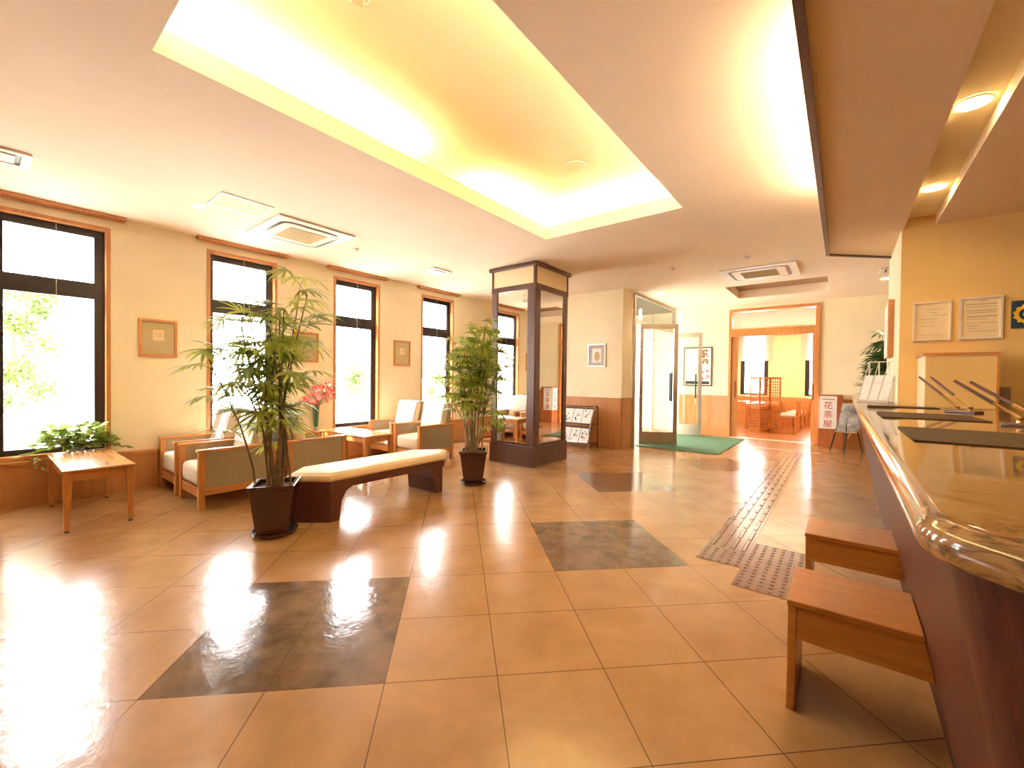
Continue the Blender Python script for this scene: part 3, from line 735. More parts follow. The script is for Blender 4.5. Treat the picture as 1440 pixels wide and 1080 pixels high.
# ------------------------------------------------------------------ low wooden benches at the counter
def stool(lab, loc, first=None):
    if first: return dup(first, loc, 0, lab)
    t = thing('luggage_bench', lab, 'bench', loc, 0, 'luggage benches against the counter')
    m = MB(); m.loft([[(0, y, z) for y, z in ((0, .435), (.40, .435), (.40, .46), (0, .46))], [(.409 - (z - .46) * .18, y, z) for y, z in ((0, .435), (.40, .435), (.40, .46), (0, .46))]]); m.build('bench_top', 'bench_wood', t, .004)
    for ya, yb in ((.012, .034), (.366, .388)):
        m = MB(); q = ((ya, .30), (yb, .30), (yb, .435), (ya, .435))
        m.loft([[(.035, y, z) for y, z in q], [(.409 - (z - .46) * .18, y, z) for y, z in q]]); m.build('apron', 'bench_wood', t, .002)
    for a in (.004,):
        m = MB(); m.box(a, a + .031, .01, .39, 0, .435); m.build('side_leg', 'bench_wood', t, .003)
    return t
s0 = stool('low oak bench against the counter, nearer the camera', (-.165, 2.08, 0))
stool('low oak bench against the counter, further from the camera', (-.16, 3.06, 0), s0)

# ------------------------------------------------------------------ tactile paving
t = thing('tactile_paving', 'brown tactile guide strip with bars and dots leading to the dining room', 'tactile paving', (-.70, 6.4, 0))
m = MB(); m.box(-.155, .145, -2.65, 3.45, .0005, .004)
for i in range(20):
    y0 = -2.62 + i * .305
    if y0 + .28 > 3.45: break
    for k in range(4):
        x = -.118 + k * .075; m.loft([[(x - w_, y0 + e, z), (x + w_, y0 + e, z), (x + w_, y0 + .275 - e, z), (x - w_, y0 + .275 - e, z)] for w_, e, z in ((.016, 0, .004), (.011, .006, .009))])
m.build('guide_strip', 'tactile', t)
m = MB(); m.box(-.155, .145, -2.95, -2.65, .0005, .004); m.box(.145, .51, -3.27, -2.35, .0005, .004)
def dots(x0, x1, y0, y1):
    nx = round((x1 - x0) / .06); ny = round((y1 - y0) / .06)
    for i in range(nx):
        for j in range(ny):
            m.lathe([(.013, 0), (.011, .004), (.005, .005)], 8, (x0 + (i + .5) * (x1 - x0) / nx, y0 + (j + .5) * (y1 - y0) / ny, .004))
dots(-.155, .145, -2.95, -2.65); dots(.145, .51, -3.27, -2.35)
m.build('warning_tiles', 'tactile', t)

# ------------------------------------------------------------------ lounge armchairs
def armchair(lab, loc, rz, group, first=None):
    if first: return dup(first, loc, rz, lab, group)
    t = thing('armchair', lab, 'armchair', loc, rz, group)
    hw, hd = .325, .385                                        # front faces -y
    for sx in (-1, 1):
        x = sx * (hw - .025)
        m = MB(); m.box(x - .027, x + .027, -hd, -hd + .055, 0, .572); m.build('leg', 'honey', t, .004)
        m = MB(); m.box(x - .027, x + .027, hd - .10, hd - .045, 0, .572); m.build('leg', 'honey', t, .004)
        m = MB(); m.box(x - .034, x + .034, -hd - .012, hd - .03, .572, .60); m.build('arm', 'honey_y', t, .006)
        m = MB(); m.box(x - .02, x + .02, -hd + .055, hd - .10, .205, .572); m.build('side_panel', 'tan', t, .005)
        m = MB(); m.box(x - .022, x + .022, -hd + .055, hd - .10, .135, .205); m.build('side_rail', 'honey_y', t, .003)
    m = MB(); m.box(-hw + .052, hw - .052, -hd + .01, -hd + .04, .115, .205); m.build('cross_rail', 'honey_x', t, .003)
    m = MB(); m.box(-hw + .052, hw - .052, hd - .09, hd - .06, .135, .205); m.build('cross_rail', 'honey_x', t, .003)
    m = MB(); m.box(-hw + .056, hw - .056, -hd + .005, hd - .22, .205, .425)
    o = m.build('seat_cushion', 'cream_cloth', t, .06, seg=5); 
    for p in o.data.polygons: p.use_smooth = True
    def back(y0, th, z0, z1, w, lean, mat, nm, bev):
        m = MB(); n = 6
        rings = []
        for i in range(n + 1):
            f = i / n; z = z0 + (z1 - z0) * f; y = y0 + lean * f; ww = w * (1 - .04 * max(0, f - .8) / .2)
            rings.append([(-ww, y, z), (ww, y, z), (ww, y + th, z), (-ww, y + th, z)])
        m.loft(rings); o = m.build(nm, mat, t, bev, seg=4)
        for p in o.data.polygons: p.use_smooth = True
        return o
    back(.07, .12, .40, .92, .264, .13, 'cream_cloth', 'back_cushion', .05)
    back(.195, .055, .22, .915, .262, .13, 'tan', 'back_shell', .02)
    m = MB(); fr = lambda z: .07 + .13 * (z - .40) / .505
    y = fr(.70); pts = [(fr(.60) - .006, .60), (fr(.90) - .008, .90), (fr(.93) + .02, .925), (fr(.93) + .15, .93), (fr(.90) + .185, .905), (fr(.80) + .190, .80)]
    inn = [(b_ + (.004 if i < 2 else 0 if i < 4 else -.004), z_ - (.004 if 1 < i < 4 else 0)) for i, (b_, z_) in enumerate(pts)]
    m.loft([[(-.235, a, b) for a, b in pts] + [(-.235, a, b) for a, b in inn[::-1]], [(.235, a, b) for a, b in pts] + [(.235, a, b) for a, b in inn[::-1]]])
    m.build('head_cover', 'white_cloth', t, .001)
    return t
g1 = 'armchairs at the near coffee table'; g2 = 'armchairs at the far coffee table'
A = armchair('honey framed armchair nearest the large palm, facing the near coffee table', (-5.305, 1.765, 0), 0, g1)
armchair('honey framed armchair against the window wall, facing the near coffee table', (-6.09, 1.765, 0), 0, g1, A)
armchair('honey framed armchair directly behind the long bench, taupe back towards the camera', (-5.305, 2.585, 0), PI, g2, A)
armchair('honey framed armchair by the window wall below the pink flowers, taupe back towards the camera', (-6.09, 2.585, 0), PI, g2, A)
armchair('armchair with white head cover facing the camera, beside the smaller palm', (-5.37, 4.62, 0), 0, g2, A)
armchair('armchair with white head cover facing the camera, nearer the window wall', (-6.075, 4.62, 0), 0, g2, A)

# ------------------------------------------------------------------ coffee tables
def coffee(lab, loc, first=None):
    if first: return dup(first, loc, 0, lab)
    t = thing('coffee_table', lab, 'table', loc, 0, 'honey wood coffee tables')
    hx, hy = .60, .235
    m = MB(); m.box(-hx, hx, -hy, hy, .505, .53); m.build('table_top', 'honey_x', t, .008)
    for s in (-1, 1):
        m = MB(); m.box(-hx + .07, hx - .07, s * (hy - .035) - .01, s * (hy - .035) + .01, .43, .505); m.build('apron', 'honey_x', t)
        m = MB(); m.box(s * (hx - .05) - .01, s * (hx - .05) + .01, -hy + .05, hy - .05, .43, .505); m.build('apron', 'honey_y', t)
    for sx in (-1, 1):
        for sy in (-1, 1):
            m = MB(); m.taper(sx * (hx - .045), sy * (hy - .035), .012, .505, .018, .03, sx * .01, sy * .005); lg = m.build('leg', 'honey', t, .003)
            m = MB(); x = sx * (hx - .045) + sx * .01; y = sy * (hy - .035) + sy * .005; m.lathe([(.016, 0), (.016, .012)], 12, (x, y, 0)); m.build('foot', 'black', lg)
    return t
T1 = coffee('low honey wood coffee table at left under the first window', (-5.68, .685, 0))
coffee('low honey wood coffee table between the facing armchairs', (-5.68, 3.55, 0), T1)

# ------------------------------------------------------------------ long bench
t = thing('upholstered_bench', 'long dark wood bench with rounded beige seat in the middle of the lobby', 'bench', (-3.93, 2.75, 0))
poly = [(-3.66, 2.03), (-3.66, 3.46), (-3.90, 3.74), (-4.20, 3.40), (-4.20, 2.0), (-3.97, 1.76)]
poly = [(x + 3.93, y - 2.75) for x, y in poly]
def inset(P, d):
    c = (sum(p[0] for p in P) / len(P), sum(p[1] for p in P) / len(P))
    out = []
    n = len(P)
    for i in range(n):
        a, b, c_ = Vector(P[i - 1]), Vector(P[i]), Vector(P[(i + 1) % n])
        d1 = (b - a).normalized(); d2 = (c_ - b).normalized(); n1 = Vector((-d1.y, d1.x)); n2 = Vector((-d2.y, d2.x))
        bis = (n1 + n2).normalized(); out.append(tuple(b + bis * d / max(.3, bis.dot(n1))))
    return out
m = MB(); m.loft([[(x, y, z) for x, y in inset(poly, d)] for d, z in ((.012, .375), (0, .39), (.0, .405), (.012, .43), (.05, .452), (.10, .46))])
o = m.build('seat', 'bench_seat', t, .01)
m = MB(); m.prism(inset(poly, .012), .30, .375); m.build('apron', 'dark_bench', t, .004)
# near leg (parallel to the slanting near end) and far leg, thick tapered slabs
def slab(p0, p1, dx, dy, nm):
    m = MB(); rings = []
    for z, e in ((0, .0), (.18, .02), (.27, .07), (.30, .14)):
        rings.append([(p0[0], p0[1], z), (p1[0], p1[1], z), (p1[0] + dx * (.10 + e), p1[1] + dy * (.10 + e), z), (p0[0] + dx * (.10 + e), p0[1] + dy * (.10 + e), z)])
    m.loft(rings); return m.build(nm, 'dark_bench', t, .004)
q = [(x + 3.93, y - 2.75) for x, y in ((-3.985, 1.775), (-3.675, 2.035), (-3.68, 3.44), (-4.18, 3.44))]
slab(q[0], q[1], 0, 1, 'leg')
slab(q[2], q[3], 0, -1, 'leg')

# ------------------------------------------------------------------ plants
def blade(m, p, d, up, L, w, droop, n=4):
    d = d.normalized(); side = d.cross(up).normalized(); prev = None; pos = Vector(p); dd = d.copy()
    for i in range(n + 1):
        f = i / n; ww = w * (math.sin(PI * min(1, f * .82 + .12)) ** .7) * (1 if f < .99 else .15)
        a = m.bm.verts.new(pos + side * ww * .5); b = m.bm.verts.new(pos - side * ww * .5)
        if prev: m._f([prev[0], a, b, prev[1]])
        prev = (a, b)
        dd = (dd + Vector((0, 0, -droop * (.4 + f)))).normalized(); pos = pos + dd * (L / n)
def fan(m, p, d, size, rnd, nb=9, droop=.2, w=.030):
    d = d.normalized(); up = Vector((0, 0, 1)); side = d.cross(up)
    if side.length < .1: side = Vector((1, 0, 0))
    side.normalize(); nrm = side.cross(d).normalized()
    for i in range(nb):
        a = (i / (nb - 1) - .5) * math.radians(rnd.uniform(150, 200))
        dirv = d * math.cos(a) + side * math.sin(a) + nrm * .12
        blade(m, p, dirv, nrm, size * (1 - .22 * abs(i / (nb - 1) - .5)) * rnd.uniform(.85, 1.1), w * rnd.uniform(.8, 1.15), droop * rnd.uniform(.6, 1.5))
def palm(name, lab, loc, rz, canes, seed, leaf='leaf', pot=(.125, .185, .36), size=.24, saucer=True, pot_mat='pot', nb=9, leafw=.032):
    rnd = random.Random(seed); t = thing(name, lab, 'potted plant', loc, 0)
    b, T_, H = pot; zb = .03 if saucer else 0
    if saucer:
        m = MB(); m.lathe([(b * 1.25, 0), (b * 1.45, .012), (b * 1.5, .04), (b * 1.38, .04), (b * 1.3, .02), (.001, .02)], 28); m.build('saucer', pot_mat, t, smooth=True)
    m = MB(); sq = lambda h, z: [(h * a, h * c, z) for a, c in ((-1, -1), (1, -1), (1, 1), (-1, 1))]
    m.loft([sq(b, zb), sq(T_, zb + H), sq(T_ + .012, zb + H), sq(T_ + .012, zb + H + .035), sq(T_ - .022, zb + H + .035), sq(T_ - .03, zb + H - .03), sq(.001, zb + H - .03)])
    o = m.build('pot', pot_mat, t, .006); o.rotation_euler = (0, 0, rz)
    m = MB(); m.box(-T_ + .035, T_ - .035, -T_ + .035, T_ - .035, zb + H - .029, zb + H); o = m.build('soil', 'soil', t); o.rotation_euler = (0, 0, rz)
    fol = MB(); z0 = zb + H
    for (bx, by, tx, ty, hh, nl) in canes:
        pts = []
        for i in range(9):
            f = i / 8; k = f ** 1.5
            pts.append(Vector((bx + (tx - bx) * k + rnd.uniform(-.006, .006), by + (ty - by) * k + rnd.uniform(-.006, .006), z0 + (hh - z0) * f)))
        m = MB(); m.tube(pts, rnd.uniform(.007, .011), 6, .005); m.build('stem', 'cane', t, smooth=True)
        az = rnd.uniform(0, 6.28)
        for j in range(nl):
            f = 1 - j / max(1, nl) * rnd.uniform(.55, .66); i0 = min(7, int(f * 8)); fr_ = f * 8 - i0
            p = pts[i0].lerp(pts[i0 + 1], fr_); az += 2.4 + rnd.uniform(-.5, .5)
            el = math.radians(rnd.uniform(15, 70) * (1 - .4 * j / nl))
            L = rnd.uniform(.10, .26); d = Vector((math.cos(az) * math.cos(el), math.sin(az) * math.cos(el), math.sin(el)))
            e = p + d * L
            if j > nl * .5 and rnd.random() < .25: continue
            fol.tube([p, p + d * L * .5 + Vector((0, 0, .01)), e], .0028, 4)
            dd = Vector((math.cos(az), math.sin(az), rnd.uniform(-1.0, .75)))
            fan(fol, e, dd, size * rnd.uniform(.8, 1.2), rnd, rnd.randint(nb - 2, nb + 1), w=leafw)
    fol.build('foliage', leaf, t)
    return t
R_ = Vector((.782, .623)); F_ = Vector((-.623, .782))
def canes_for(n, half_w, bottom, top, shift, seed, depth=.3, bias=None):
    rnd = random.Random(seed); out = []
    for i in range(n):
        s = (i + .5) / n * 2 - 1
        a = rnd.uniform(-.08, .08); b = rnd.uniform(-.08, .08)
        lat = s * half_w * rnd.uniform(.7, 1.1) + shift; dep = rnd.uniform(-depth, depth)
        tp = R_ * lat + F_ * dep; hh = rnd.uniform(bottom, top) if bias is None else bias(s, rnd)
        out.append((a + R_.x * s * .09, b + R_.y * s * .09, tp.x, tp.y, hh, rnd.randint(8, 10)))
    return out
cn = canes_for(13, .42, 1.3, 1.9, -.10, 4, .30, lambda s, r: (1.72 + .30 * s if s > -.3 else 1.55 + .25 * r.random()) + r.uniform(-.25, .15))
cn += [(.0, .02, R_.x * .20, R_.y * .20, 2.08, 9), (-.03, 0, -R_.x * .22, -R_.y * .22, 1.85, 8), (.04, .0, R_.x * .08, R_.y * .08, .95, 6)]
palm('potted_palm', 'tall lady palm in a dark square planter at the near end of the bench', (-3.79, 1.60, 0), math.radians(56), cn, 11, size=.24, nb=9, leafw=.026, pot=(.12, .165, .375))
cn = [(*c[:4], c[4], 13) for c in canes_for(15, .33, 1.45, 2.0, .02, 8, .25)]
cn += [(-.05, 0, -R_.x * .42, -R_.y * .42, 1.30, 8), (.05, 0, R_.x * .2, R_.y * .2, .80, 5)]
palm('potted_palm', 'smaller lady palm in a dark square planter beside the mirrored pillar', (-3.68, 3.98, 0), math.radians(40), cn, 21, pot=(.115, .165, .37), size=.20, nb=9, leafw=.028)
cn = [(*c[:4], c[4], 13) for c in canes_for(11, .30, 1.4, 2.05, -.04, 15, .2)]
palm('potted_palm', 'dark leaved palm beyond the far end of the counter', (.66, 9.75, 0), 0, cn, 31, leaf='leaf_dark', pot=(.13, .17, .34), size=.27, nb=9, leafw=.042)

def leafy(m, p, d, L, W_):
    d = d.normalized(); s = d.cross(Vector((random.uniform(-.8, .8), random.uniform(-.8, .8), 1)))
    s = s.normalized() if s.length > .05 else Vector((1, 0, 0)); n = s.cross(d)
    v = [m.bm.verts.new(p + d * L * a + s * W_ * b + n * c * L) for a, b, c in ((0, 0, 0), (.35, .5, .06), (.75, .32, .04), (1.05, 0, -.12), (.75, -.32, .04), (.35, -.5, .06), (.45, 0, -.02))]
    for a, b in ((0, 1), (1, 2), (2, 3), (3, 4), (4, 5), (5, 0)): m._f([v[6], v[a], v[b]])
rnd = random.Random(5); random.seed(9)
t = thing('potted_pothos', 'bushy pale green pothos in a bowl on the window ledge by the near table', 'potted plant', (-6.50, .68, .4995))
t.location = (-6.49, .68, .452)
m = MB(); m.lathe([(.045, .0), (.068, .05), (.075, .10), (.066, .10), (.05, .08), (.001, .08)], 24); m.build('bowl', 'pale_blue', t, smooth=True)
m = MB()
for i in range(420):
    a = rnd.uniform(0, 2 * PI); q = rnd.random() ** .6; el = rnd.uniform(.0, 1.3)
    rx = .17; ry = .30; p = Vector((max(-.04, rx * q * math.cos(a) * math.cos(el) + .06), ry * q * math.sin(a) * math.cos(el), .10 + .28 * q * math.sin(el)))
    leafy(m, p, Vector((math.cos(a), math.sin(a), rnd.uniform(-.3, .8))), rnd.uniform(.06, .10), rnd.uniform(.05, .08))
for i in range(26):
    f = i / 26; side = -1 if i % 2 else 1
    p = Vector((.12, side * (.22 + .20 * f), .11 - .05 * f)); leafy(m, p, Vector((.3, side, rnd.uniform(-.4, .2))), .055, .035)
for i in range(9): leafy(m, Vector((.13, -.26 + rnd.uniform(-.05, .05), .05 - i * .022)), Vector((.5, rnd.uniform(-1, 1), -.5)), .05, .03)
m.build('foliage', 'leaf_light', t)
# vase with flowers on the ledge
t = thing('flower_vase', 'slim green glass vase of pink flowers on the window wall ledge', 'vase', (-6.452, 3.33, .452))
m = MB(); m.lathe([(.030, 0), (.030, .09)], 20); m.build('foot', 'clear', t, smooth=False)
m = MB(); m.lathe([(.030, .10), (.034, .14), (.047, .34), (.054, .42), (.050, .42), (.04, .36), (.001, .36)], 20); m.build('vase_body', 'green_glass', t, smooth=True)
m = MB(); m.lathe([(.032, .09), (.032, .10)], 20); m.build('vase_ring', 'white', t)
heads = []
st = MB()
for i in range(44):
    a = rnd.uniform(0, 2 * PI); q = rnd.random() ** .5; h_ = rnd.uniform(.50, .78)
    e = Vector((max(-.03, .22 * q * math.cos(a)) + .02, .27 * q * math.sin(a), h_)); st.tube([(0, 0, .38), (e.x * .4, e.y * .4, .38 + (h_ - .38) * .55), e], .0022, 4)
    for k in range(3): heads.append(e + Vector((rnd.uniform(-.0, .045), rnd.uniform(-.04, .04), rnd.uniform(-.05, .03))))
st.build('flower_stems', 'leaf', t)
m = MB(); m2 = MB()
for i, p in enumerate(heads):
    mm = m if i % 3 else m2; nrm = Vector((rnd.uniform(.2, 1), rnd.uniform(-.8, .4), rnd.uniform(-.3, .8))).normalized()
    s = nrm.orthogonal().normalized(); u = nrm.cross(s)
    for k in range(5):
        an = k * 2 * PI / 5; d = s * math.cos(an) + u * math.sin(an); e = s * math.cos(an + .55) + u * math.sin(an + .55); f = s * math.cos(an - .55) + u * math.sin(an - .55)
        mm.quad(p, p + f * .018 + nrm * .004, p + d * .028 + nrm * .009, p + e * .018 + nrm * .004)
m.build('pink_blossoms', 'pink', t); m2.build('pale_blossoms', 'pale_pink', t)
# small plant on a dark stand behind the smaller palm
t = thing('plant_stand', 'small dark stand carrying a pale vase beside the armchair', 'stand', (-4.63, 4.93, 0))
m = MB(); m.lathe([(.085, .22), (.085, .24)], 20); m.build('stand_top', 'dark', t)
for k in range(3):
    a = k * 2.09 + .4; m = MB(); m.tube([(.07 * math.cos(a), .07 * math.sin(a), 0), (.05 * math.cos(a), .05 * math.sin(a), .22)], .012, 8); m.build('leg', 'dark', t)
t = thing('vase_plant', 'small light green spiky plant in a pale vase behind the smaller palm', 'potted plant', (-4.63, 4.93, .24))
m = MB(); m.lathe([(.035, 0), (.055, .04), (.05, .11), (.028, .16), (.032, .18), (.022, .18), (.001, .15)], 20); m.build('vase_body', 'pale_blue', t, smooth=True)
m = MB()
for i in range(34):
    a = rnd.uniform(0, 6.28); el = rnd.uniform(.3, 1.4); blade(m, (0, 0, .16), Vector((math.cos(a) * math.cos(el), math.sin(a) * math.cos(el), math.sin(el))), Vector((-math.sin(a), math.cos(a), 0)).cross(Vector((math.cos(a) * math.cos(el), math.sin(a) * math.cos(el), math.sin(el)))), rnd.uniform(.18, .34), .022, .14)
m.build('foliage', 'leaf_light', t)

# ------------------------------------------------------------------ framed pictures on the window wall (facing +x)
def frame_x(lab, y0, y1, z0, z1):
    t = thing('framed_picture', lab, 'picture', (WX, (y0 + y1) / 2, (z0 + z1) / 2), 0, 'honey framed pictures between the windows'); h = (y1 - y0) / 2; k = (z1 - z0) / 2
    m = MB(); plate(m, 'x', (-h, h), (-k, k), .001, .028, [(-h + .03, h - .03, -k + .03, k - .03)]); m.build('frame', 'honey_y', t, .003)
    m = MB(); m.box(.001, .016, -h + .03, h - .03, -k + .03, k - .03); m.build('mount_board', 'mat_board', t)
    m = MB(); m.box(.016, .018, -.055, .055, -.03, .10); m.build('print', 'paper_warm', t)
    m = MB()
    for dy in (-.02, .005, .025): m.box(.018, .0185, dy, dy + .004, .01, .07)
    m.build('print_lines', 'ink_soft', t)
frame_x('honey framed picture on the window wall between the first window and the large palm', 1.20, 1.57, 1.56, 2.01)
frame_x('honey framed picture on the window wall half hidden behind the large palm', 3.01, 3.38, 1.56, 2.02)
frame_x('honey framed picture on the window wall between the flowers window and the smaller palm', 4.82, 5.19, 1.56, 2.03)
frame_x('honey framed picture on the window wall reflected in the mirrored pillar', 6.66, 7.03, 1.56, 2.03)
t, h, k = frame_y('framed_picture', 'small grey framed picture on the cream wall above the magazine rack', 'picture', -4.11, -3.71, 1.60, 2.065, 7.858, 'steel', .03, [('mount_board', 'pale_cushion', -.86, .86, -.88, .88, .3), ('print', 'paper', -.5, .5, -.6, .6, .4)])
m = MB(); m.loft([[(.06 * math.cos(i * PI / 8) + .01, y, .10 * math.sin(i * PI / 8) - .02) for i in range(16)] for y in (-.0082, -.009)]); m.build('painted_shape', 'mat_board', t)
t, h, k = frame_y('framed_poster', 'large dark framed poster with floral figure beside the dining doorway', 'poster', -3.21, -2.53, 1.21, 2.19, BACK, 'dark', .03, [('paper', 'paper', -.93, .93, -.95, .95, .3)])
m = MB()
for i in range(40):
    a = rnd.uniform(0, 6.28); cx = .17 + rnd.uniform(-.06, .06); cz = .22 + rnd.uniform(-.14, .20); r = rnd.uniform(.012, .035)
    m.loft([[(cx + r * math.cos(j * PI / 4), y, cz + r * math.sin(j * PI / 4)) for j in range(8)] for y in (-.0062, -.0062 - .0003 * (i % 5 + 1))])
m.build('painted_figure', 'brown_panel', t)
m = MB()
for i in range(10):
    cx = rnd.uniform(.05, .26); cz = rnd.uniform(-.32, -.1); r = rnd.uniform(.015, .03)
    m.loft([[(cx + r * math.cos(j * PI / 4), y, cz + r * math.sin(j * PI / 4)) for j in range(8)] for y in (-.0062, -.0066 - .0003 * (i % 4))])
m.build('painted_blossoms', 'pink', t)
m = MB(); m.box(-.28, .28, -.008, -.0062, -.44, -.37); m.build('caption_strip', 'ink', t)

# ------------------------------------------------------------------ magazine rack
t = thing('magazine_rack', 'chrome and black magazine rack against the honey wainscot', 'rack', (-4.22, 7.50, 0))
hw = .42
for s in (-1, 1):
    m = MB(); m.tube([(s * hw, -.16, .0), (s * hw, -.12, .40), (s * hw, .10, .84)], .012, 8); m.build('side_post', 'chrome', t, smooth=True)
    m = MB(); m.tube([(s * hw, .22, 0), (s * hw, .22, .80), (s * hw, .10, .84)], .010, 8); m.build('rear_post', 'black', t, smooth=True)
for j, z in enumerate((.10, .47)):
    m = MB(); y0 = -.19 + j * .10
    m.loft([[(x, y, zz) for y, zz in ((y0, z), (y0 + .16, z + .311), (y0 + .17, z + .306), (y0 + .012, z - .004))] for x in (-hw, hw)]); m.build('shelf', 'black', t)
    m = MB(); m.tube([(-hw, y0 - .015, z + .02), (hw, y0 - .015, z + .02)], .007, 8); m.build('retaining_bar', 'chrome', t, smooth=True)
m = MB()
for zz, yy in ((.06, .22), (.45, .22), (.80, .22)): m.tube([(-hw, yy, zz), (hw, yy, zz)], .008, 8)
m.build('cross_bar', 'black', t, smooth=True)
names = ['second from the left', 'middle', 'right hand']
for j, z in enumerate((.10, .47)):
    y0 = -.19 + j * .10
    for i in range(4):
        x0 = -.41 + i * .208
        p = thing('magazine', '', 'magazine', (-4.22, 7.50, 0), 0, 'magazines on the rack')
        p['label'] = 'white printed magazine on the %s tier of the rack, %s' % (['lower', 'upper'][j], ['hidden side of the pillar', 'next to the pillar edge', 'third towards the glass doors', 'last towards the glass doors'][i])
        n_ = Vector((0, -.33, .17)).normalized(); d = Vector((0, .17, .33)).normalized(); b = Vector((0, y0, z)) + n_ * .006
        m = MB(); q = [b + d * .012, b + d * .315]
        m.loft([[(x0, v.y, v.z), (x0 + .195, v.y, v.z), (x0 + .195, v.y + n_.y * .006, v.z + n_.z * .006), (x0, v.y + n_.y * .006, v.z + n_.z * .006)] for v in q]); m.build('cover', 'paper', p)
        m = MB(); r2 = random.Random(i + 7 * j)
        for kk in range(7):
            f0 = r2.uniform(.05, .26); xx = x0 + r2.uniform(.03, .14); L = r2.uniform(.015, .05); w_ = r2.uniform(.006, .03)
            q = [b + d * f0 + n_ * .0065, b + d * min(.30, f0 + L) + n_ * .0065]
            m.loft([[(xx, v.y, v.z), (xx + w_, v.y, v.z), (xx + w_, v.y + n_.y * .001, v.z + n_.z * .001), (xx, v.y + n_.y * .001, v.z + n_.z * .001)] for v in q])
        m.build('print', 'ink', p)

# ------------------------------------------------------------------ sign box and easel
t = thing('standing_sign', 'reddish wood sign box with red characters beside the dining doorway', 'sign', (-.185, 11.1, 0))
m = MB(); m.box(-.20, .20, -.13, .20, 0, 1.09); m.build('body', 'rosewood', t, .006)
M['sign_wood'] = wood('orange brown sign wood', (.36, .10, .03), (.48, .15, .05), (10, 10, 1)); t.children[0].data.materials[0] = M['sign_wood']
m = MB(); m.box(-.185, .10, -.138, -.1301, .39, 1.06); m.build('sign_panel', 'paper', t)
m = MB(); m.box(-.2065, -.2001, -.10, .17, .39, 1.06); m.build('sign_panel', 'paper', t)
for i, ch in enumerate('花茶屋'):
    text_mesh(ch, .16, 'red', 'lettering', t, (-.045, -.139, .86 - i * .19), (PI / 2, 0, 0))
    text_mesh(ch, .16, 'red', 'lettering', t, (-.208, .035, .86 - i * .19), (PI / 2, 0, -PI / 2))
m = MB(); m.box(-.15, .065, -.1392, -.1381, .985, 1.005); m.build('small_print', 'ink_soft', t)
t = thing('display_easel', 'black folding easel with silver information board near the counter end', 'easel', (.06, 10.35, 0))
for x0, y0, x1, y1, nm in ((-.24, .25, -.02, .05, 'leg'), (-.02, -.20, .03, .0, 'leg'), (.26, .25, .06, .05, 'leg')):
    m = MB(); m.tube([(x0, y0, 0), (x1, y1, .95)], .012, 8); m.build(nm, 'black', t, smooth=True)
m = MB(); m.loft([[(x, y, z) for x, y in ((-.02 + (z - .42) * .16 - .12, -.12 + (z - .42) * .2), (-.02 + (z - .42) * .16 + .20, -.12 + (z - .42) * .2), (-.02 + (z - .42) * .16 + .20, -.10 + (z - .42) * .2), (-.02 + (z - .42) * .16 - .12, -.10 + (z - .42) * .2))] for z in (.42, .95)]); bd = m.build('display_board', 'chrome', t, .003)
bd.data.materials[0] = plain('silver printed board', (.42, .45, .50), .25, .2, vary=.6, nscale=9)
m = MB(); m.tube([(-.16, -.15, .41), (.16, -.15, .41)], .012, 8); m.tube([(-.05, -.15, .41), (.0, -.10, .30)], .01, 8); m.tube([(.08, -.15, .41), (.03, -.10, .30)], .01, 8); m.build('ledge', 'chrome', t, smooth=True)

# ------------------------------------------------------------------ outside
mb = MB(); mb.box(-22, WX - .15, -12, 28, -.25, -.15); struct(mb.build('ground', 'gravel'), 'pale paving outside the windows', 'ground')
def garden_tree(name, lab, loc, R, H, Z0, n, seed, leafs=.10):
    r = random.Random(seed); t = thing(name, lab, 'tree', loc, 0)
    m = MB(); m.tube([(0, 0, 0), (.03, .02, Z0 + .2), (.0, .0, H * .8)], .03, 8, .012)
    for k in range(6):
        a = k * 1.05; m.tube([(0, 0, Z0 + .1 * k), (R * .6 * math.cos(a), R * .6 * math.sin(a), Z0 + .35 + .2 * k)], .015, 6, .006)
    m.build('trunk', 'cane', t)
    m = MB(); cl = [(r.uniform(-R, R) * .7, r.uniform(-R, R) * .7, r.uniform(Z0, H), r.uniform(.15, .32)) for _ in range(14)]
    for i in range(n):
        c = cl[i % len(cl)]; d = Vector((r.gauss(0, 1), r.gauss(0, 1), r.gauss(0, .8))).normalized() * c[3] * r.random() ** .4
        leafy(m, Vector(c[:3]) + d, Vector((r.uniform(-1, 1), r.uniform(-1, 1), r.uniform(-.7, .5))), leafs * r.uniform(.7, 1.2), leafs * .45)
    m.build('foliage', 'leaf_out', t)
garden_tree('garden_tree', 'pale green garden tree outside the first window', (-9.6, .35, -.15), .55, 2.9, 1.0, 3400, 1)
garden_tree('garden_shrub', 'pale green shrub outside the flowers window', (-9.8, 5.9, -.15), .5, 2.1, .5, 1600, 2)
garden_tree('garden_shrub', 'pale green shrub outside the window behind the smaller palm', (-9.8, 8.7, -.15), .5, 2.0, .5, 1300, 3)

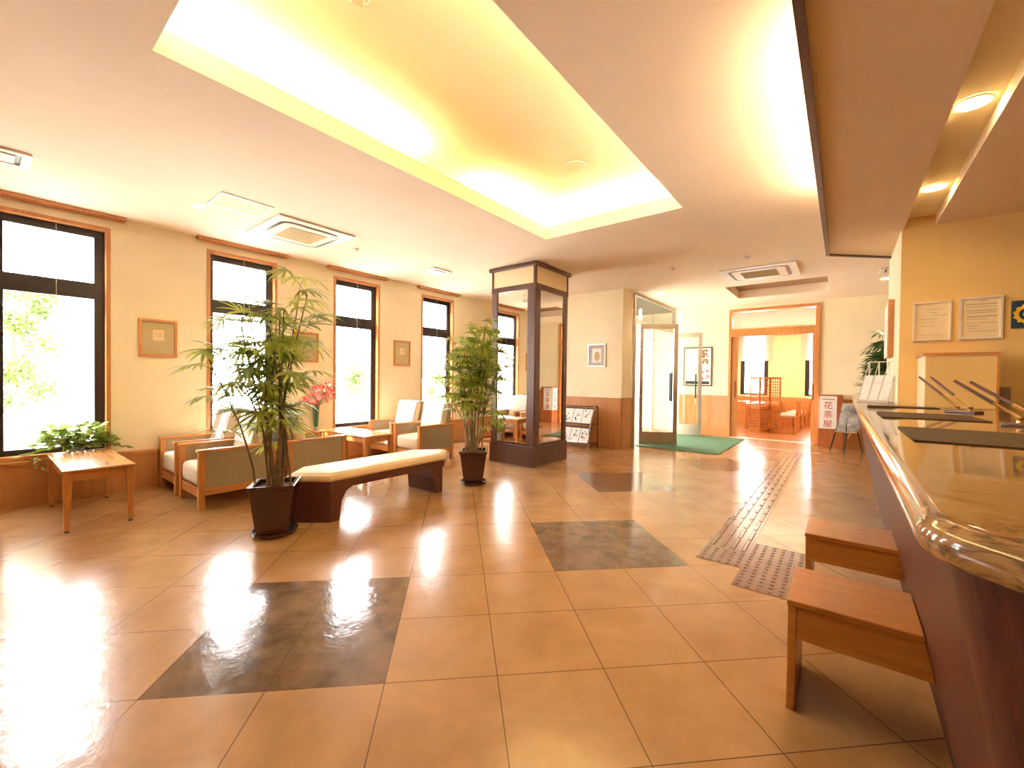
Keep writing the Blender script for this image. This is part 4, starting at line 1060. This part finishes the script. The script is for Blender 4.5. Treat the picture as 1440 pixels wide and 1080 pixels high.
# ------------------------------------------------------------------ light, sky, camera
w = bpy.data.worlds.new('sky'); SC.world = w; w.use_nodes = True; nt = w.node_tree
bg = nt.nodes['Background']; bg.inputs['Color'].default_value = (.985, .985, 1, 1); bg.inputs['Strength'].default_value = 15
l = bpy.data.lights.new('sun', 'SUN'); l.energy = 14; l.angle = math.radians(1.2); l.color = (1, .93, .82)
o = bpy.data.objects.new('sun', l); COL.objects.link(o)
o.rotation_euler = Vector((.9, 2.4, -1.7)).to_track_quat('-Z', 'Y').to_euler(); o.location = (-9, -6, 9)
def area(name, loc, rot, sx, sy, e, col):
    l = bpy.data.lights.new(name, 'AREA'); l.shape = 'RECTANGLE'; l.size = sx; l.size_y = sy; l.energy = e; l.color = col
    o = bpy.data.objects.new(name, l); COL.objects.link(o); o.location = loc; o.rotation_euler = rot
area('dining_ceiling_light', (-1.3, 14.0, 3.08), (0, 0, 0), 2.5, 2.0, 60, (1, .85, .6))
area('staff_ceiling_light', (1.6, 3.2, 2.77), (0, 0, 0), .6, 1.2, 2, (1, .8, .5))

cd = bpy.data.cameras.new('camera'); cam = bpy.data.objects.new('camera', cd); COL.objects.link(cam); SC.camera = cam
yaw, pitch, roll = math.radians(38.54518768), math.radians(-.81985578), math.radians(.6966745)
fwd = Vector((-math.sin(yaw) * math.cos(pitch), math.cos(yaw) * math.cos(pitch), math.sin(pitch)))
r = fwd.cross(Vector((0, 0, 1))).normalized(); u = r.cross(fwd)
r2 = r * math.cos(roll) + u * math.sin(roll); u2 = -r * math.sin(roll) + u * math.cos(roll)
mat = Matrix((r2, u2, -fwd)).transposed().to_4x4(); mat.translation = (0, 0, CAM_H)
cam.matrix_world = mat
cd.sensor_width = 36; cd.lens = 594.84599 / 1440 * 36; cd.shift_x = (720 - 711.22766) / 1440; cd.clip_start = .05; cd.clip_end = 200
vs = SC.view_settings; vs.view_transform = 'Standard'; vs.look = 'None'; vs.gamma = 1; vs.use_curve_mapping = False
vs.exposure = 1.15
SC.cycles.max_bounces = 10; SC.cycles.diffuse_bounces = 6; SC.cycles.glossy_bounces = 5; SC.cycles.transparent_max_bounces = 12
SC.cycles.sample_clamp_indirect = 8
